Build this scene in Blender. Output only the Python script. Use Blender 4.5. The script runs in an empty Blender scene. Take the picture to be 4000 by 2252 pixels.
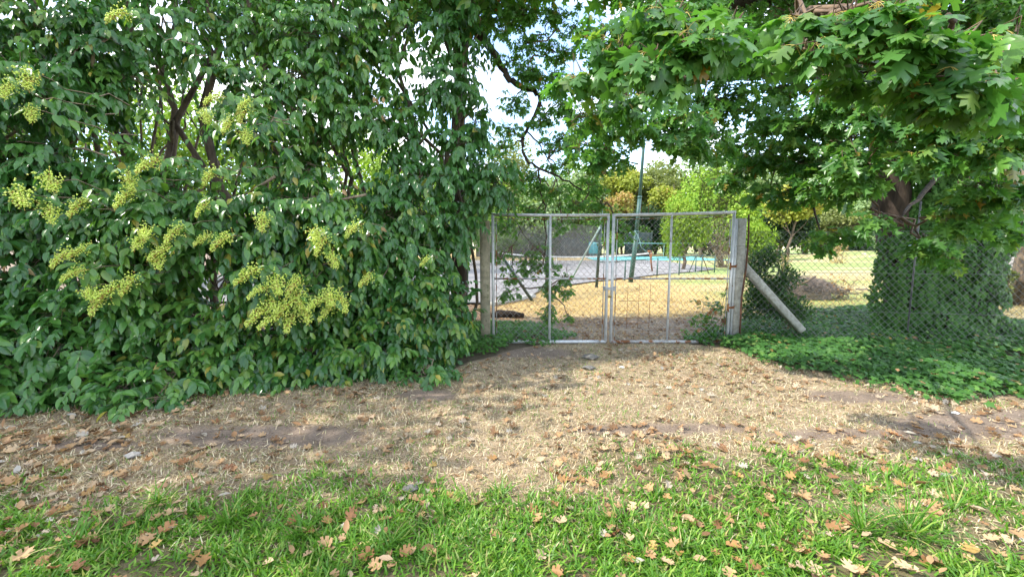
import bpy, math, random
import numpy as np
from mathutils import Matrix, Vector

rng = np.random.default_rng(7)
random.seed(7)
S = bpy.context.scene
C = S.collection
PI = math.pi

# ------------------------------------------------------------------ camera, world, sun, exposure
F_PX, CAM_Z, PITCH = 1550.0, 1.55, math.atan((1126 - 965) / 1550.0)
cam_d = bpy.data.cameras.new("camera")
cam = bpy.data.objects.new("camera", cam_d)
C.objects.link(cam)
cam.location = (0, 0, CAM_Z)
cam.rotation_euler = (PI / 2 - PITCH, 0, 0)
cam_d.sensor_width = 36.0
cam_d.lens = 36.0 * F_PX / 4000.0
cam_d.clip_start, cam_d.clip_end = 0.05, 2000
S.camera = cam

SUN = Vector((-0.80, -0.12, 0.72)).normalized()
w = bpy.data.worlds.new("World")
S.world = w
w.use_nodes = True
nt = w.node_tree
sky = nt.nodes.new("ShaderNodeTexSky")
sky.sky_type = 'NISHITA'
sky.sun_disc = False
sky.sun_elevation = math.asin(SUN.z)
sky.sun_rotation = math.atan2(-SUN.x, SUN.y)
sky.altitude = 0
sky.air_density = 1.0
sky.dust_density = 0.6
sky.ozone_density = 1.0
# thin summer cloud over the blue
tc = nt.nodes.new("ShaderNodeTexCoord")
mp = nt.nodes.new("ShaderNodeMapping")
mp.inputs['Scale'].default_value = (1.0, 1.0, 2.6)
mp.inputs['Location'].default_value = (-1.34, -3.01, -4.11)
cn = nt.nodes.new("ShaderNodeTexNoise")
cn.inputs['Scale'].default_value = 2.2
cn.inputs['Detail'].default_value = 6
cr = nt.nodes.new("ShaderNodeValToRGB")
cr.color_ramp.elements[0].position = 0.44
cr.color_ramp.elements[1].position = 0.60
cr.color_ramp.elements[0].color = (0.0, 0.0, 0.0, 1)
cr.color_ramp.elements[1].color = (0.85, 0.85, 0.85, 1)
mx = nt.nodes.new("ShaderNodeMix")
mx.data_type = 'RGBA'
mx.inputs[7].default_value = (5.2, 5.2, 5.1, 1)
bg = nt.nodes["Background"]
nt.links.new(tc.outputs['Generated'], mp.inputs['Vector'])
nt.links.new(mp.outputs[0], cn.inputs['Vector'])
nt.links.new(cn.outputs['Fac'], cr.inputs[0])
nt.links.new(cr.outputs[0], mx.inputs[0])
nt.links.new(sky.outputs[0], mx.inputs[6])
nt.links.new(mx.outputs[2], bg.inputs['Color'])
bg.inputs['Strength'].default_value = 0.15

sl = bpy.data.lights.new("sun", 'SUN')
sl.energy = 2.0
sl.angle = math.radians(0.53)
sl.color = (1.0, 0.95, 0.86)
so = bpy.data.objects.new("sun", sl)
C.objects.link(so)
so.rotation_euler = SUN.to_track_quat('Z', 'Y').to_euler()

S.view_settings.view_transform = 'Standard'
S.view_settings.look = 'None'
S.view_settings.gamma = 1.0
S.view_settings.use_curve_mapping = False
S.view_settings.exposure = 2.18
S.cycles.max_bounces = 8
S.cycles.diffuse_bounces = 4
S.cycles.glossy_bounces = 2
S.cycles.transmission_bounces = 6
S.cycles.caustics_reflective = False
S.cycles.caustics_refractive = False

# ------------------------------------------------------------------ helpers
_cp, _sp = math.cos(PITCH), math.sin(PITCH)


def P(u, v, Y):
    """where a point seen in the photograph at (u, v) stands if it is Y metres in front"""
    yc = (1126 - v) / F_PX
    t = Y / (_cp + yc * _sp)
    return np.array([t * (u - 2000) / F_PX, Y, CAM_Z + t * (-_sp + yc * _cp)])


def G(u, v):
    """the ground point seen at (u, v)"""
    yc = (1126 - v) / F_PX
    dz = -_sp + yc * _cp
    t = -CAM_Z / dz
    return np.array([t * (u - 2000) / F_PX, t * (_cp + yc * _sp), 0.0])


def project(p):
    q = p - np.array([0, 0, CAM_Z])
    fwd = q[:, 1] * _cp - q[:, 2] * _sp
    up = q[:, 1] * _sp + q[:, 2] * _cp
    f = np.maximum(fwd, 1e-3)
    return 2000 + F_PX * q[:, 0] / f, 1126 - F_PX * up / f, fwd


def vnoise(x, y, seed=0):
    """2-D value noise, 0..1"""
    x = np.asarray(x, float) + seed * 17.13
    y = np.asarray(y, float) - seed * 9.71
    xi, yi = np.floor(x), np.floor(y)
    xf, yf = x - xi, y - yi
    xf, yf = xf * xf * (3 - 2 * xf), yf * yf * (3 - 2 * yf)

    def h(a, b):
        n = np.sin(a * 127.1 + b * 311.7 + seed * 3.3) * 43758.5453
        return n - np.floor(n)
    return (h(xi, yi) * (1 - xf) + h(xi + 1, yi) * xf) * (1 - yf) + (h(xi, yi + 1) * (1 - xf) + h(xi + 1, yi + 1) * xf) * yf


def fbm(x, y, seed=0, n=4):
    s, a, t = 0, 0.5, 0
    for k in range(n):
        s = s + a * vnoise(x * 2 ** k, y * 2 ** k, seed + k)
        t += a
        a *= 0.5
    return s / t


def sm(a, b, x):
    t = np.clip((x - a) / (b - a), 0, 1)
    return t * t * (3 - 2 * t)


def nrm(a):
    return a / np.maximum(np.linalg.norm(a, axis=-1, keepdims=True), 1e-9)


def height(x, y):
    x, y = np.asarray(x, float), np.asarray(y, float)
    h = (fbm(x * 0.9, y * 0.9, 5) - 0.5) * 0.07
    h = h + 1.1 * np.exp(-((x - 44) / 12) ** 2 - ((y - 50) / 7) ** 2)
    h = h * sm(0.5, 2.0, y + 1)
    court = sm(10, 13, y) * (1 - sm(40, 48, x + 0 * y)) * (1 - sm(20, 26, x - 0.3 * y))
    return h * (1 - 0.9 * court)


def tag(o, label=None, cat=None, group=None, kind=None):
    if label:
        o['label'] = label
    if cat:
        o['category'] = cat
    if group:
        o['group'] = group
    if kind:
        o['kind'] = kind
    return o


def thing(name, label, cat, loc=(0, 0, 0), group=None):
    o = bpy.data.objects.new(name, None)
    o.empty_display_size = 0.1
    C.objects.link(o)
    o.location = loc
    return tag(o, label, cat, group)


def mesh_from(name, V, T, mat, tint=None, smooth=False):
    """V (n,3) float, T (m,3) triangles"""
    V = np.ascontiguousarray(V, np.float32)
    T = np.ascontiguousarray(T, np.int32)
    me = bpy.data.meshes.new(name)
    me.vertices.add(len(V))
    me.vertices.foreach_set("co", V.ravel())
    k = T.shape[1]
    me.loops.add(T.size)
    me.loops.foreach_set("vertex_index", T.ravel())
    me.polygons.add(len(T))
    me.polygons.foreach_set("loop_start", np.arange(0, T.size, k, dtype=np.int32))
    if tint is not None:
        at = me.attributes.new("tint", 'FLOAT', 'POINT')
        at.data.foreach_set("value", np.ascontiguousarray(tint, np.float32))
    if smooth:
        me.polygons.foreach_set("use_smooth", np.ones(len(T), bool))
    me.materials.append(mat)
    me.update(calc_edges=True)
    return me


def add(name, me, parent=None, kind=None, origin=None):
    """link a mesh (world coordinates) as an object; a child keeps its place under its parent"""
    o = bpy.data.objects.new(name, me)
    C.objects.link(o)
    if parent is not None:
        o.parent = parent
        pl = Vector((0, 0, 0))
        q = parent
        while q is not None:
            pl += q.location
            q = q.parent
        o.location = -pl
    if kind:
        o['kind'] = kind
    return o


class MB:
    """collects tubes, boxes and triangles into one mesh"""

    def __init__(s):
        s.v, s.t, s.n = [], [], 0

    def raw(s, V, T):
        V, T = np.asarray(V, float), np.asarray(T, int)
        s.v.append(V)
        s.t.append(T + s.n)
        s.n += len(V)

    def tube(s, pts, rad, k=6, cap=True, rough=0.0):
        pts = np.asarray(pts, float)
        n = len(pts)
        rad = np.full(n, rad, float) if np.isscalar(rad) else np.asarray(rad, float)
        d = np.gradient(pts, axis=0)
        d = nrm(d)
        ref = np.array([0, 0, 1.0]) if abs(d[:, 2]).mean() < 0.9 else np.array([1.0, 0, 0])
        x = nrm(np.cross(d, ref))
        y = np.cross(x, d)
        a = np.arange(k) * 2 * PI / k
        r = rad[:, None] * (1 + (rng.random((n, k)) - 0.5) * rough)
        V = pts[:, None, :] + r[..., None] * (np.cos(a)[None, :, None] * x[:, None, :] + np.sin(a)[None, :, None] * y[:, None, :])
        V = V.reshape(-1, 3)
        i = np.arange(n - 1)[:, None] * k
        j = np.arange(k)[None, :]
        j2 = (j + 1) % k
        q = np.stack([i + j, i + j2, i + k + j2, i + k + j], -1).reshape(-1, 4)
        T = np.concatenate([q[:, [0, 1, 2]], q[:, [0, 2, 3]]])
        if cap:
            V = np.concatenate([V, pts[[0]], pts[[-1]]])
            b = np.array([[n * k, (m + 1) % k, m] for m in range(k)])
            e = np.array([[n * k + 1, (n - 1) * k + m, (n - 1) * k + (m + 1) % k] for m in range(k)])
            T = np.concatenate([T, b, e])
        s.raw(V, T)
        return s

    def box(s, c, size, rot=None, bevel=0.0):
        c, h = np.asarray(c, float), np.asarray(size, float) / 2
        if bevel > 0:
            V, T = bev_box(h, bevel)
        else:
            V = np.array([[x, y, z] for x in (-1, 1) for y in (-1, 1) for z in (-1, 1)]) * h
            T = BOX_T
        if rot is not None:
            V = V @ np.asarray(rot).T
        s.raw(V + c, T)
        return s

    def build(s, name, mat, parent=None, kind=None, smooth=False):
        me = mesh_from(name, np.concatenate(s.v), np.concatenate(s.t), mat, smooth=smooth)
        return add(name, me, parent, kind)


BOX_T = np.array([[0, 1, 3], [0, 3, 2], [4, 6, 7], [4, 7, 5], [0, 4, 5], [0, 5, 1], [2, 3, 7], [2, 7, 6], [0, 2, 6], [0, 6, 4], [1, 5, 7], [1, 7, 3]])


def bev_box(h, b):
    """box bevelled along its vertical (z) edges and top"""
    x, y, z = h
    ring = np.array([(x - b, -y), (x, -y + b), (x, y - b), (x - b, y), (-x + b, y), (-x, y - b), (-x, -y + b), (-x + b, -y)])
    lo = np.c_[ring, np.full(8, -z)]
    hi = np.c_[ring, np.full(8, z - b)]
    top = np.c_[ring * (1 - b / min(x, y)), np.full(8, z)]
    V = np.concatenate([lo, hi, top, [[0, 0, z]], [[0, 0, -z]]])
    T = []
    for a in (0, 8):
        for m in range(8):
            n = (m + 1) % 8
            T += [[a + m, a + n, a + 8 + n], [a + m, a + 8 + n, a + 8 + m]]
    for m in range(8):
        n = (m + 1) % 8
        T += [[16 + m, 16 + n, 24], [n, m, 25]]
    return V, np.array(T)


def frames(d, n):
    y = nrm(d)
    x = np.cross(y, n)
    bad = np.linalg.norm(x, axis=1) < 1e-3
    x[bad] = np.cross(y[bad], np.array([1.0, 0.2, 0.1]))
    x = nrm(x)
    return np.stack([x, y, np.cross(x, y)], -1)          # columns


def scatter(name, tm, pos, R, sc, mat, tint=None, smooth=False):
    V, T = tm
    N, n = len(pos), len(V)
    sc = np.asarray(sc, float)
    W = (V[None] * sc[:, None, None]) if sc.ndim == 1 else (V[None] * sc[:, None, :])
    W = np.einsum('nij,nkj->nki', R, W) + pos[:, None, :]
    TT = T[None] + (np.arange(N) * n)[:, None, None]
    tt = None if tint is None else np.repeat(tint, n)
    return mesh_from(name, W.reshape(-1, 3), TT.reshape(-1, 3), mat, tt, smooth)


def unit(n):
    return nrm(rng.normal(size=(n, 3)))


# ------------------------------------------------------------------ leaf shapes (length 1 along +Y, face up +Z)
def privet_leaf(bend=0.25, fold=0.30, st=3):
    if st == 3:
        ys, ws = [0, .32, .68, 1], [0, .235, .2, 0]
    else:
        ys, ws = [0, .16, .36, .58, .8, 1], [0, .15, .235, .225, .13, 0]
    V = [(0, -.1, .01), (0, 0, 0)]
    V = [(0, 0, 0)]
    for y, wd in zip(ys[1:-1], ws[1:-1]):
        V += [(-wd, y, fold * wd - bend * y * y), (0, y, -bend * y * y), (wd, y, fold * wd - bend * y * y)]
    V.append((0, 1, -bend))
    T = [(0, 2, 1), (0, 3, 2)]
    k = len(ys) - 2
    for i in range(k - 1):
        a = 1 + 3 * i
        T += [(a, a + 1, a + 4), (a, a + 4, a + 3), (a + 1, a + 2, a + 5), (a + 1, a + 5, a + 4)]
    a = 1 + 3 * (k - 1)
    e = len(V) - 1
    T += [(a, a + 1, e), (a + 1, a + 2, e)]
    return np.array(V, float), np.array(T)


def oak_leaf(detail=2, bend=0.2, fold=0.12, curl=0.0, seed=0, shallow=1.0):
    r = np.random.default_rng(seed)
    if detail == 2:
        M = [(0, 0), (0, .30), (0, .58), (0, .80), (0, 1.0)]
        O = [(.05, .06), (.22, .07), (.29, .21), (.085, .27), (.16, .34), (.40, .38), (.40, .60), (.095, .56), (.14, .62), (.31, .74), (.22, .90), (.07, .80)]
        O = [(x * (shallow if q in (3, 7, 11) else 1), y) for q, (x, y) in enumerate(O)]
        ft = [('M0', 0, 3), (0, 1, 2), (0, 2, 3), ('M0', 3, 'M1'), ('M1', 3, 7), ('M1', 7, 'M2'), (3, 4, 7), (4, 5, 6), (4, 6, 7),
              ('M2', 7, 11), ('M2', 11, 'M3'), (7, 8, 11), (8, 9, 10), (8, 10, 11), ('M3', 11, 'M4')]
    else:
        M = [(0, 0), (0, 1.0)]
        O = [(.28, .17), (.085, .28), (.41, .52), (.10, .57), (.28, .82), (.07, .80)]
        ft = [('M0', 0, 1), (1, 2, 3), (3, 4, 5), ('M0', 1, 3), ('M0', 3, 5), ('M0', 5, 'M1')]
    nM, nO = len(M), len(O)
    V = [(x, y) for x, y in M] + [(x + r.normal(0, .02) * (x > .15), y + r.normal(0, .02) * (x > .15)) for x, y in O] + \
        [(-x + r.normal(0, .02) * (x > .15), y + r.normal(0, .02) * (x > .15)) for x, y in O]
    V = np.array(V)
    V = V * [1, 1] + r.normal(0, .012, V.shape)
    z = fold * np.abs(V[:, 0]) - bend * V[:, 1] ** 2 - .35 * np.abs(V[:, 0]) ** 2 + .05 * np.sin(V[:, 0] * 9 + seed) * (curl < .05) + curl * (np.abs(V[:, 0]) ** 1.5 * 1.6 + (V[:, 1] - .5) ** 2) + r.normal(0, .03, len(V)) * (np.abs(V[:, 0]) > .15) * (1 + 2 * curl)
    V = np.c_[V, z]

    def ix(a, side):
        return int(a[1:]) if isinstance(a, str) else nM + a + side * nO
    T = [tuple(ix(a, 0) for a in f) for f in ft] + [tuple(ix(a, 1) for a in f[::-1]) for f in ft]
    return V, np.array(T)


def ivy_leaf():
    o = [(0, -.12), (.32, -.2), (.25, .1), (.55, .3), (.22, .42), (0, .9), (-.22, .42), (-.55, .3), (-.25, .1), (-.32, -.2)]
    V = [(0, .15, .05)] + [(x, y, -.12 * (x * x + y * y)) for x, y in o]
    return np.array(V, float), np.array([(0, 1 + i, 1 + (i + 1) % 10) for i in range(10)])


def clump_leaf():
    V = np.array([(0, 0, 0), (.42, .45, .10), (0, 1, -.1), (-.42, .5, .06)], float)
    return V, np.array([(0, 1, 2), (0, 2, 3)])


def long_leaf():
    V = np.array([(0, 0, 0), (.13, .45, .03), (0, 1, -.22), (-.13, .45, .03)], float)
    return V, np.array([(0, 1, 2), (0, 2, 3)])


PRIV = [privet_leaf(.22, .45), privet_leaf(.35, .55), privet_leaf(.12, .4)]
PRIV_HI = [privet_leaf(b, f, 5) for b, f in ((.2, .45), (.34, .55), (.12, .35))]
OAK_HI = [oak_leaf(2, .22, .1, 0, 1), oak_leaf(2, .1, .2, 0, 2), oak_leaf(2, .35, .05, 0, 3)]
OAK_LO = [oak_leaf(1, .2, .1, 0, 4), oak_leaf(1, .3, .2, 0, 5)]
FALL = [oak_leaf(2, -.05, .1, .25, 11, 1.6), oak_leaf(2, .1, .35, .3, 12, 1.9), oak_leaf(2, -.15, .0, .45, 13, 1.4), oak_leaf(2, 0, .5, .15, 14, 1.8)]
IVY, CLUMP, LONG = ivy_leaf(), clump_leaf(), long_leaf()


# ------------------------------------------------------------------ materials
def new_mat(name):
    m = bpy.data.materials.new(name)
    m.use_nodes = True
    n = m.node_tree.nodes
    return m, n, m.node_tree.links, n['Principled BSDF'], n['Material Output']


def leaf_mat(name, cols, rough=0.4, spec=0.5, trans=0.35, tcol=(1.25, 1.35, 0.55)):
    """cols: colours from the common to the rare; a leaf picks its own by a per-leaf number"""
    m, n, L, b, out = new_mat(name)
    at = n.new("ShaderNodeAttribute")
    at.attribute_name = "tint"
    oi = n.new("ShaderNodeObjectInfo")
    ad = n.new("ShaderNodeMath")
    ad.operation = 'ADD'
    L.new(at.outputs['Fac'], ad.inputs[0])
    L.new(oi.outputs['Random'], ad.inputs[1])
    fr = n.new("ShaderNodeMath")
    fr.operation = 'FRACT'
    L.new(ad.outputs[0], fr.inputs[0])
    cr = n.new("ShaderNodeValToRGB")
    e = cr.color_ramp.elements
    while len(e) < len(cols):
        e.new(0.5)
    for i, (p, c) in enumerate(cols):
        e[i].position = p
        e[i].color = (*c, 1)
    L.new(fr.outputs[0], cr.inputs[0])
    L.new(cr.outputs[0], b.inputs['Base Color'])
    b.inputs['Roughness'].default_value = rough
    b.inputs['Specular IOR Level'].default_value = spec
    if trans > 0:
        t = n.new("ShaderNodeBsdfTranslucent")
        mu = n.new("ShaderNodeMix")
        mu.data_type = 'RGBA'
        mu.blend_type = 'MULTIPLY'
        mu.inputs[0].default_value = 1
        mu.inputs[7].default_value = (*tcol, 1)
        L.new(cr.outputs[0], mu.inputs[6])
        L.new(mu.outputs[2], t.inputs['Color'])
        ms = n.new("ShaderNodeMixShader")
        ms.inputs[0].default_value = trans
        L.new(b.outputs[0], ms.inputs[1])
        L.new(t.outputs[0], ms.inputs[2])
        L.new(ms.outputs[0], out.inputs['Surface'])
    return m


def solid_mat(name, c1, c2, scale=8.0, rough=0.7, bump=0.3, stretch=(1, 1, 1), metal=0.0, pos=(0.35, 0.65), spots=None):
    m, n, L, b, out = new_mat(name)
    ge = n.new("ShaderNodeNewGeometry")
    mp = n.new("ShaderNodeMapping")
    mp.inputs['Scale'].default_value = stretch
    L.new(ge.outputs['Position'], mp.inputs['Vector'])
    no = n.new("ShaderNodeTexNoise")
    no.inputs['Scale'].default_value = scale
    no.inputs['Detail'].default_value = 7
    no.inputs['Roughness'].default_value = 0.65
    L.new(mp.outputs[0], no.inputs['Vector'])
    cr = n.new("ShaderNodeValToRGB")
    cr.color_ramp.elements[0].position = pos[0]
    cr.color_ramp.elements[1].position = pos[1]
    cr.color_ramp.elements[0].color = (*c1, 1)
    cr.color_ramp.elements[1].color = (*c2, 1)
    L.new(no.outputs['Fac'], cr.inputs[0])
    col = cr.outputs[0]
    if spots:
        sc, thr, c3 = spots
        n2 = n.new("ShaderNodeTexNoise")
        n2.inputs['Scale'].default_value = sc
        n2.inputs['Detail'].default_value = 5
        L.new(ge.outputs['Position'], n2.inputs['Vector'])
        c2r = n.new("ShaderNodeValToRGB")
        c2r.color_ramp.elements[0].position = thr
        c2r.color_ramp.elements[1].position = thr + 0.06
        L.new(n2.outputs['Fac'], c2r.inputs[0])
        mi = n.new("ShaderNodeMix")
        mi.data_type = 'RGBA'
        L.new(c2r.outputs[0], mi.inputs[0])
        L.new(col, mi.inputs[6])
        mi.inputs[7].default_value = (*c3, 1)
        col = mi.outputs[2]
    L.new(col, b.inputs['Base Color'])
    b.inputs['Roughness'].default_value = rough
    b.inputs['Metallic'].default_value = metal
    if bump:
        bp = n.new("ShaderNodeBump")
        bp.inputs['Strength'].default_value = bump
        bp.inputs['Distance'].default_value = 0.02
        L.new(no.outputs['Fac'], bp.inputs['Height'])
        L.new(bp.outputs[0], b.inputs['Normal'])
    return m


M = {}
M['privet'] = leaf_mat('privet_leaf', [(0, (.040, .125, .028)), (.5, (.072, .19, .040)), (.78, (.11, .245, .045)), (.93, (.15, .29, .05)), (.985, (.17, .26, .05)), (1, (.42, .34, .06))], .28, .55, .38)
M['privet_young'] = leaf_mat('privet_young_leaf', [(0, (.07, .17, .035)), (.6, (.11, .23, .04)), (1, (.17, .28, .05))], .33, .5, .35)
M['oak'] = leaf_mat('oak_leaf', [(0, (.060, .17, .036)), (.6, (.095, .23, .05)), (.92, (.13, .27, .055)), (.985, (.18, .27, .06)), (1, (.32, .20, .04))], .33, .5, .48)
M['pin_oak'] = leaf_mat('pin_oak_leaf', [(0, (.07, .19, .035)), (.7, (.12, .27, .05)), (.95, (.10, .20, .04)), (.98, (.30, .22, .03)), (1, (.36, .14, .03))], .42, .45, .50)
M['ivy'] = leaf_mat('ivy_leaf', [(0, (.04, .12, .022)), (.6, (.07, .18, .032)), (.92, (.12, .25, .045)), (.98, (.12, .22, .05)), (1, (.30, .17, .06))], .55, .3, .3)
M['fall_tan'] = leaf_mat('fallen_tan', [(0, (.36, .21, .10)), (.6, (.44, .28, .14)), (1, (.50, .36, .22))], .65, .3, .15, (1.1, 1, .8))
M['fall_orange'] = leaf_mat('fallen_orange', [(0, (.25, .125, .05)), (.7, (.33, .19, .07)), (1, (.42, .28, .09))], .6, .3, .15, (1.1, 1, .7))
M['fall_brown'] = leaf_mat('fallen_brown', [(0, (.13, .06, .03)), (.6, (.22, .10, .045)), (1, (.30, .15, .06))], .65, .3, .1, (1.1, 1, .8))
M['litter'] = leaf_mat('litter_leaf', [(0, (.14, .075, .035)), (.3, (.27, .15, .07)), (.6, (.36, .23, .12)), (.85, (.42, .31, .2)), (1, (.36, .33, .28))], .65, .3, .1, (1.1, 1, .8))
M['grass'] = leaf_mat('grass_blade', [(0, (.075, .19, .016)), (.5, (.12, .27, .022)), (.8, (.19, .35, .035)), (.95, (.26, .36, .07)), (1, (.45, .36, .16))], .45, .4, .35)
M['straw'] = leaf_mat('straw', [(0, (.24, .16, .08)), (.3, (.42, .32, .17)), (.65, (.56, .46, .29)), (.86, (.68, .58, .40)), (.90, (.16, .22, .05)), (1, (.12, .21, .04))], .6, .3, .15, (1.1, 1.05, .8))
M['gold_grass'] = leaf_mat('gold_grass', [(0, (.34, .22, .07)), (.5, (.44, .31, .12)), (.9, (.52, .39, .18)), (1, (.22, .22, .07))], .6, .3, .2, (1.1, 1, .7))
M['flower'] = leaf_mat('privet_flower', [(0, (.50, .62, .09)), (.6, (.62, .74, .15)), (.92, (.70, .74, .22)), (1, (.52, .36, .08))], .55, .3, .25, (1.1, 1.1, .6))
M['flower_stalk'] = solid_mat('flower_stalk', (.42, .22, .05), (.50, .36, .08), 30, .6, 0)
M['petiole'] = solid_mat('petiole', (.45, .30, .06), (.50, .42, .10), 30, .5, 0)
M['dead_leaf'] = leaf_mat('dead_privet_leaf', [(0, (.42, .26, .12)), (1, (.58, .42, .24))], .6, .3, .25, (1.1, 1, .7))
M['bark'] = solid_mat('bark', (.06, .042, .03), (.20, .145, .10), 14, .9, .8, (1, 1, .25))
M['bark_pale'] = solid_mat('bark_pale', (.10, .075, .05), (.26, .20, .13), 14, .85, .5, (1, 1, .3))
M['bark_dark'] = solid_mat('bark_dark', (.018, .012, .009), (.075, .052, .036), 9, .95, 1.0, (1, 1, .2))
M['twig'] = solid_mat('twig', (.07, .045, .03), (.18, .12, .075), 20, .85, .2)
M['galv'] = solid_mat('galvanised_steel', (.46, .47, .48), (.62, .63, .64), 12, .5, .15, metal=.25, spots=(9, .66, (.20, .085, .03)))
M['galv_rusty'] = solid_mat('rusty_steel', (.30, .29, .28), (.46, .46, .46), 12, .6, .3, metal=.2, spots=(7, .50, (.22, .085, .03)))
M['wire'] = solid_mat('fence_wire', (.20, .20, .20), (.34, .34, .34), 10, .6, 0, metal=.4, spots=(5, .58, (.16, .08, .04)))
M['wire_dark'] = solid_mat('old_fence_wire', (.09, .09, .09), (.18, .18, .175), 10, .6, 0, metal=.3)
M['rust'] = solid_mat('rust', (.14, .05, .02), (.26, .11, .04), 20, .85, .4)
M['rust_dark'] = solid_mat('dark_rust', (.05, .025, .018), (.14, .06, .03), 20, .85, .4)
M['concrete'] = solid_mat('concrete', (.25, .24, .21), (.42, .41, .37), 16, .9, .7, spots=(40, .66, (.14, .14, .11)))
M['concrete_mossy'] = solid_mat('mossy_concrete', (.22, .20, .14), (.37, .33, .24), 12, .9, .6, spots=(14, .60, (.16, .16, .09)))
M['brass'] = solid_mat('padlock_brass', (.30, .22, .08), (.42, .32, .14), 30, .45, .1, metal=.7)
M['court'] = solid_mat('court_surface', (.15, .14, .138), (.20, .188, .182), 1.2, .9, .15, spots=(3.0, .64, (.26, .23, .20)))
M['court_line'] = solid_mat('court_line', (.62, .60, .58), (.74, .72, .70), 3, .8, 0)
M['turq_court'] = solid_mat('turquoise_surface', (.10, .42, .44), (.16, .52, .53), .5, .8, 0)
M['green_paint'] = solid_mat('green_paint', (.022, .07, .058), (.04, .10, .085), 6, .5, .1, spots=(5, .68, (.16, .19, .17)))
M['green_pale'] = solid_mat('pale_green_paint', (.20, .30, .27), (.32, .42, .38), 6, .5, .1)
M['green_dark'] = solid_mat('dark_green_paint', (.02, .04, .035), (.05, .085, .07), 6, .5, .1)
M['turq'] = solid_mat('turquoise_paint', (.26, .50, .53), (.36, .60, .62), 3, .5, 0)
M['tarp'] = solid_mat('turquoise_tarp', (.03, .26, .29), (.06, .34, .37), 2, .55, .3)
M['shade_net'] = solid_mat('shade_net', (.03, .045, .04), (.075, .095, .085), 2, .9, .3, spots=(1.2, .6, (.12, .10, .07)))
M['tape'] = solid_mat('net_tape', (.70, .66, .58), (.82, .79, .72), 3, .8, .1)
M['net'] = solid_mat('net_cord', (.05, .05, .05), (.09, .09, .09), 3, .9, 0)
M['stone'] = solid_mat('stone', (.20, .185, .165), (.33, .31, .28), 25, .85, .6)
M['stone_dark'] = solid_mat('dark_stone', (.10, .092, .08), (.17, .158, .14), 25, .95, .5)
M['stone_white'] = solid_mat('pale_stone', (.50, .48, .45), (.66, .64, .60), 25, .8, .5)
M['wood_grey'] = solid_mat('weathered_wood', (.12, .09, .075), (.30, .25, .21), 10, .9, .7, (1, 1, 3))
M['straw_heap'] = solid_mat('cut_straw_heap', (.20, .15, .11), (.36, .29, .22), 24, .95, 1.0)
M['pale_wood'] = solid_mat('bleached_wood', (.42, .38, .33), (.58, .54, .48), 10, .9, .5)
M['white_wall'] = solid_mat('pale_render', (.42, .40, .40), (.55, .53, .52), 1, .9, .1)


# ------------------------------------------------------------------ ground
def zones(x, y):
    """weights of the ground covers at (x, y): green lawn, bare dirt, brown litter, gold hay grass, far lawn"""
    n1, n2 = fbm(x * .55, y * .55, 1), fbm(x * 2.3, y * 2.3, 2)
    edge = 2.54 + .25 * np.sin(x * .7 + .5) + .8 * (n1 - .5) + .95 * (n2 - .5)
    green = 1 - sm(edge - .35, edge + .30, y)
    worn = np.exp(-((x - 2.4) / .55) ** 2 - ((y - 2.2) / .14) ** 2) * .9
    green = green * (1 - worn)
    d = np.zeros_like(x)
    for cx, cy, rx, ry in ((-2.1, 3.15, 1.0, .22), (1.3, 3.25, .9, .13), (2.9, 3.15, .9, .12), (4.4, 3.3, 1.4, .32), (3.6, 4.0, .7, .2),
                           (-.9, 4.05, .35, .2), (5.2, 3.5, 1.0, .3), (.3, 5.75, .8, .3), (-3.4, 3.0, .5, .12)):
        d = np.maximum(d, np.exp(-((x - cx) / rx) ** 2 - ((y - cy) / ry) ** 2))
    dirt = sm(.28, .62, d + .55 * (n2 - .5) + .2 * (n1 - .5))
    back = sm(6.1, 6.7, y)
    gold = sm(8.0, 9.3, y + .9 * (n1 - .5) - .02 * (x - 2) ** 2 * (x < 2) + .25 * (n2 - .5)) * sm(-.7, .9, x + .35 * (y - 9) + (n1 - .5))
    lawn = sm(5.2, 7.5, x - .12 * (y - 12)) * gold
    return green, dirt, back * (1 - gold), gold, lawn


def spaced(segs):
    out = []
    for a, b, st in segs:
        out.append(np.arange(a, b, st))
    return np.concatenate(out + [[segs[-1][1]]])


IVY_NEAR = np.array([G(*q)[:2] for q in ((2700, 1352), (2830, 1362), (2960, 1405), (3120, 1440), (3300, 1475), (3500, 1505), (3720, 1545), (4000, 1560), (4300, 1590))] +
                    [(11, 6.6), (10.2, 8.4)] + [tuple(G(*q)[:2]) for q in ((3420, 1196), (3250, 1212), (3120, 1225), (3000, 1240), (2900, 1262), (2800, 1290), (2660, 1325))])
IVY_HEDGE = np.array([G(*q)[:2] for q in ((1400, 1485), (1560, 1490), (1700, 1472), (1830, 1420), (1960, 1388), (2060, 1366), (2180, 1338), (2250, 1312), (2120, 1280), (1960, 1262), (1700, 1290), (1450, 1400))])


def inside(poly, x, y):
    c = np.zeros(x.shape, bool)
    j = len(poly) - 1
    for i in range(len(poly)):
        xi, yi, xj, yj = *poly[i], *poly[j]
        hit = ((yi > y) != (yj > y)) & (x < (xj - xi) * (y - yi) / (yj - yi + 1e-12) + xi)
        c ^= hit
        j = i
    return c


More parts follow.
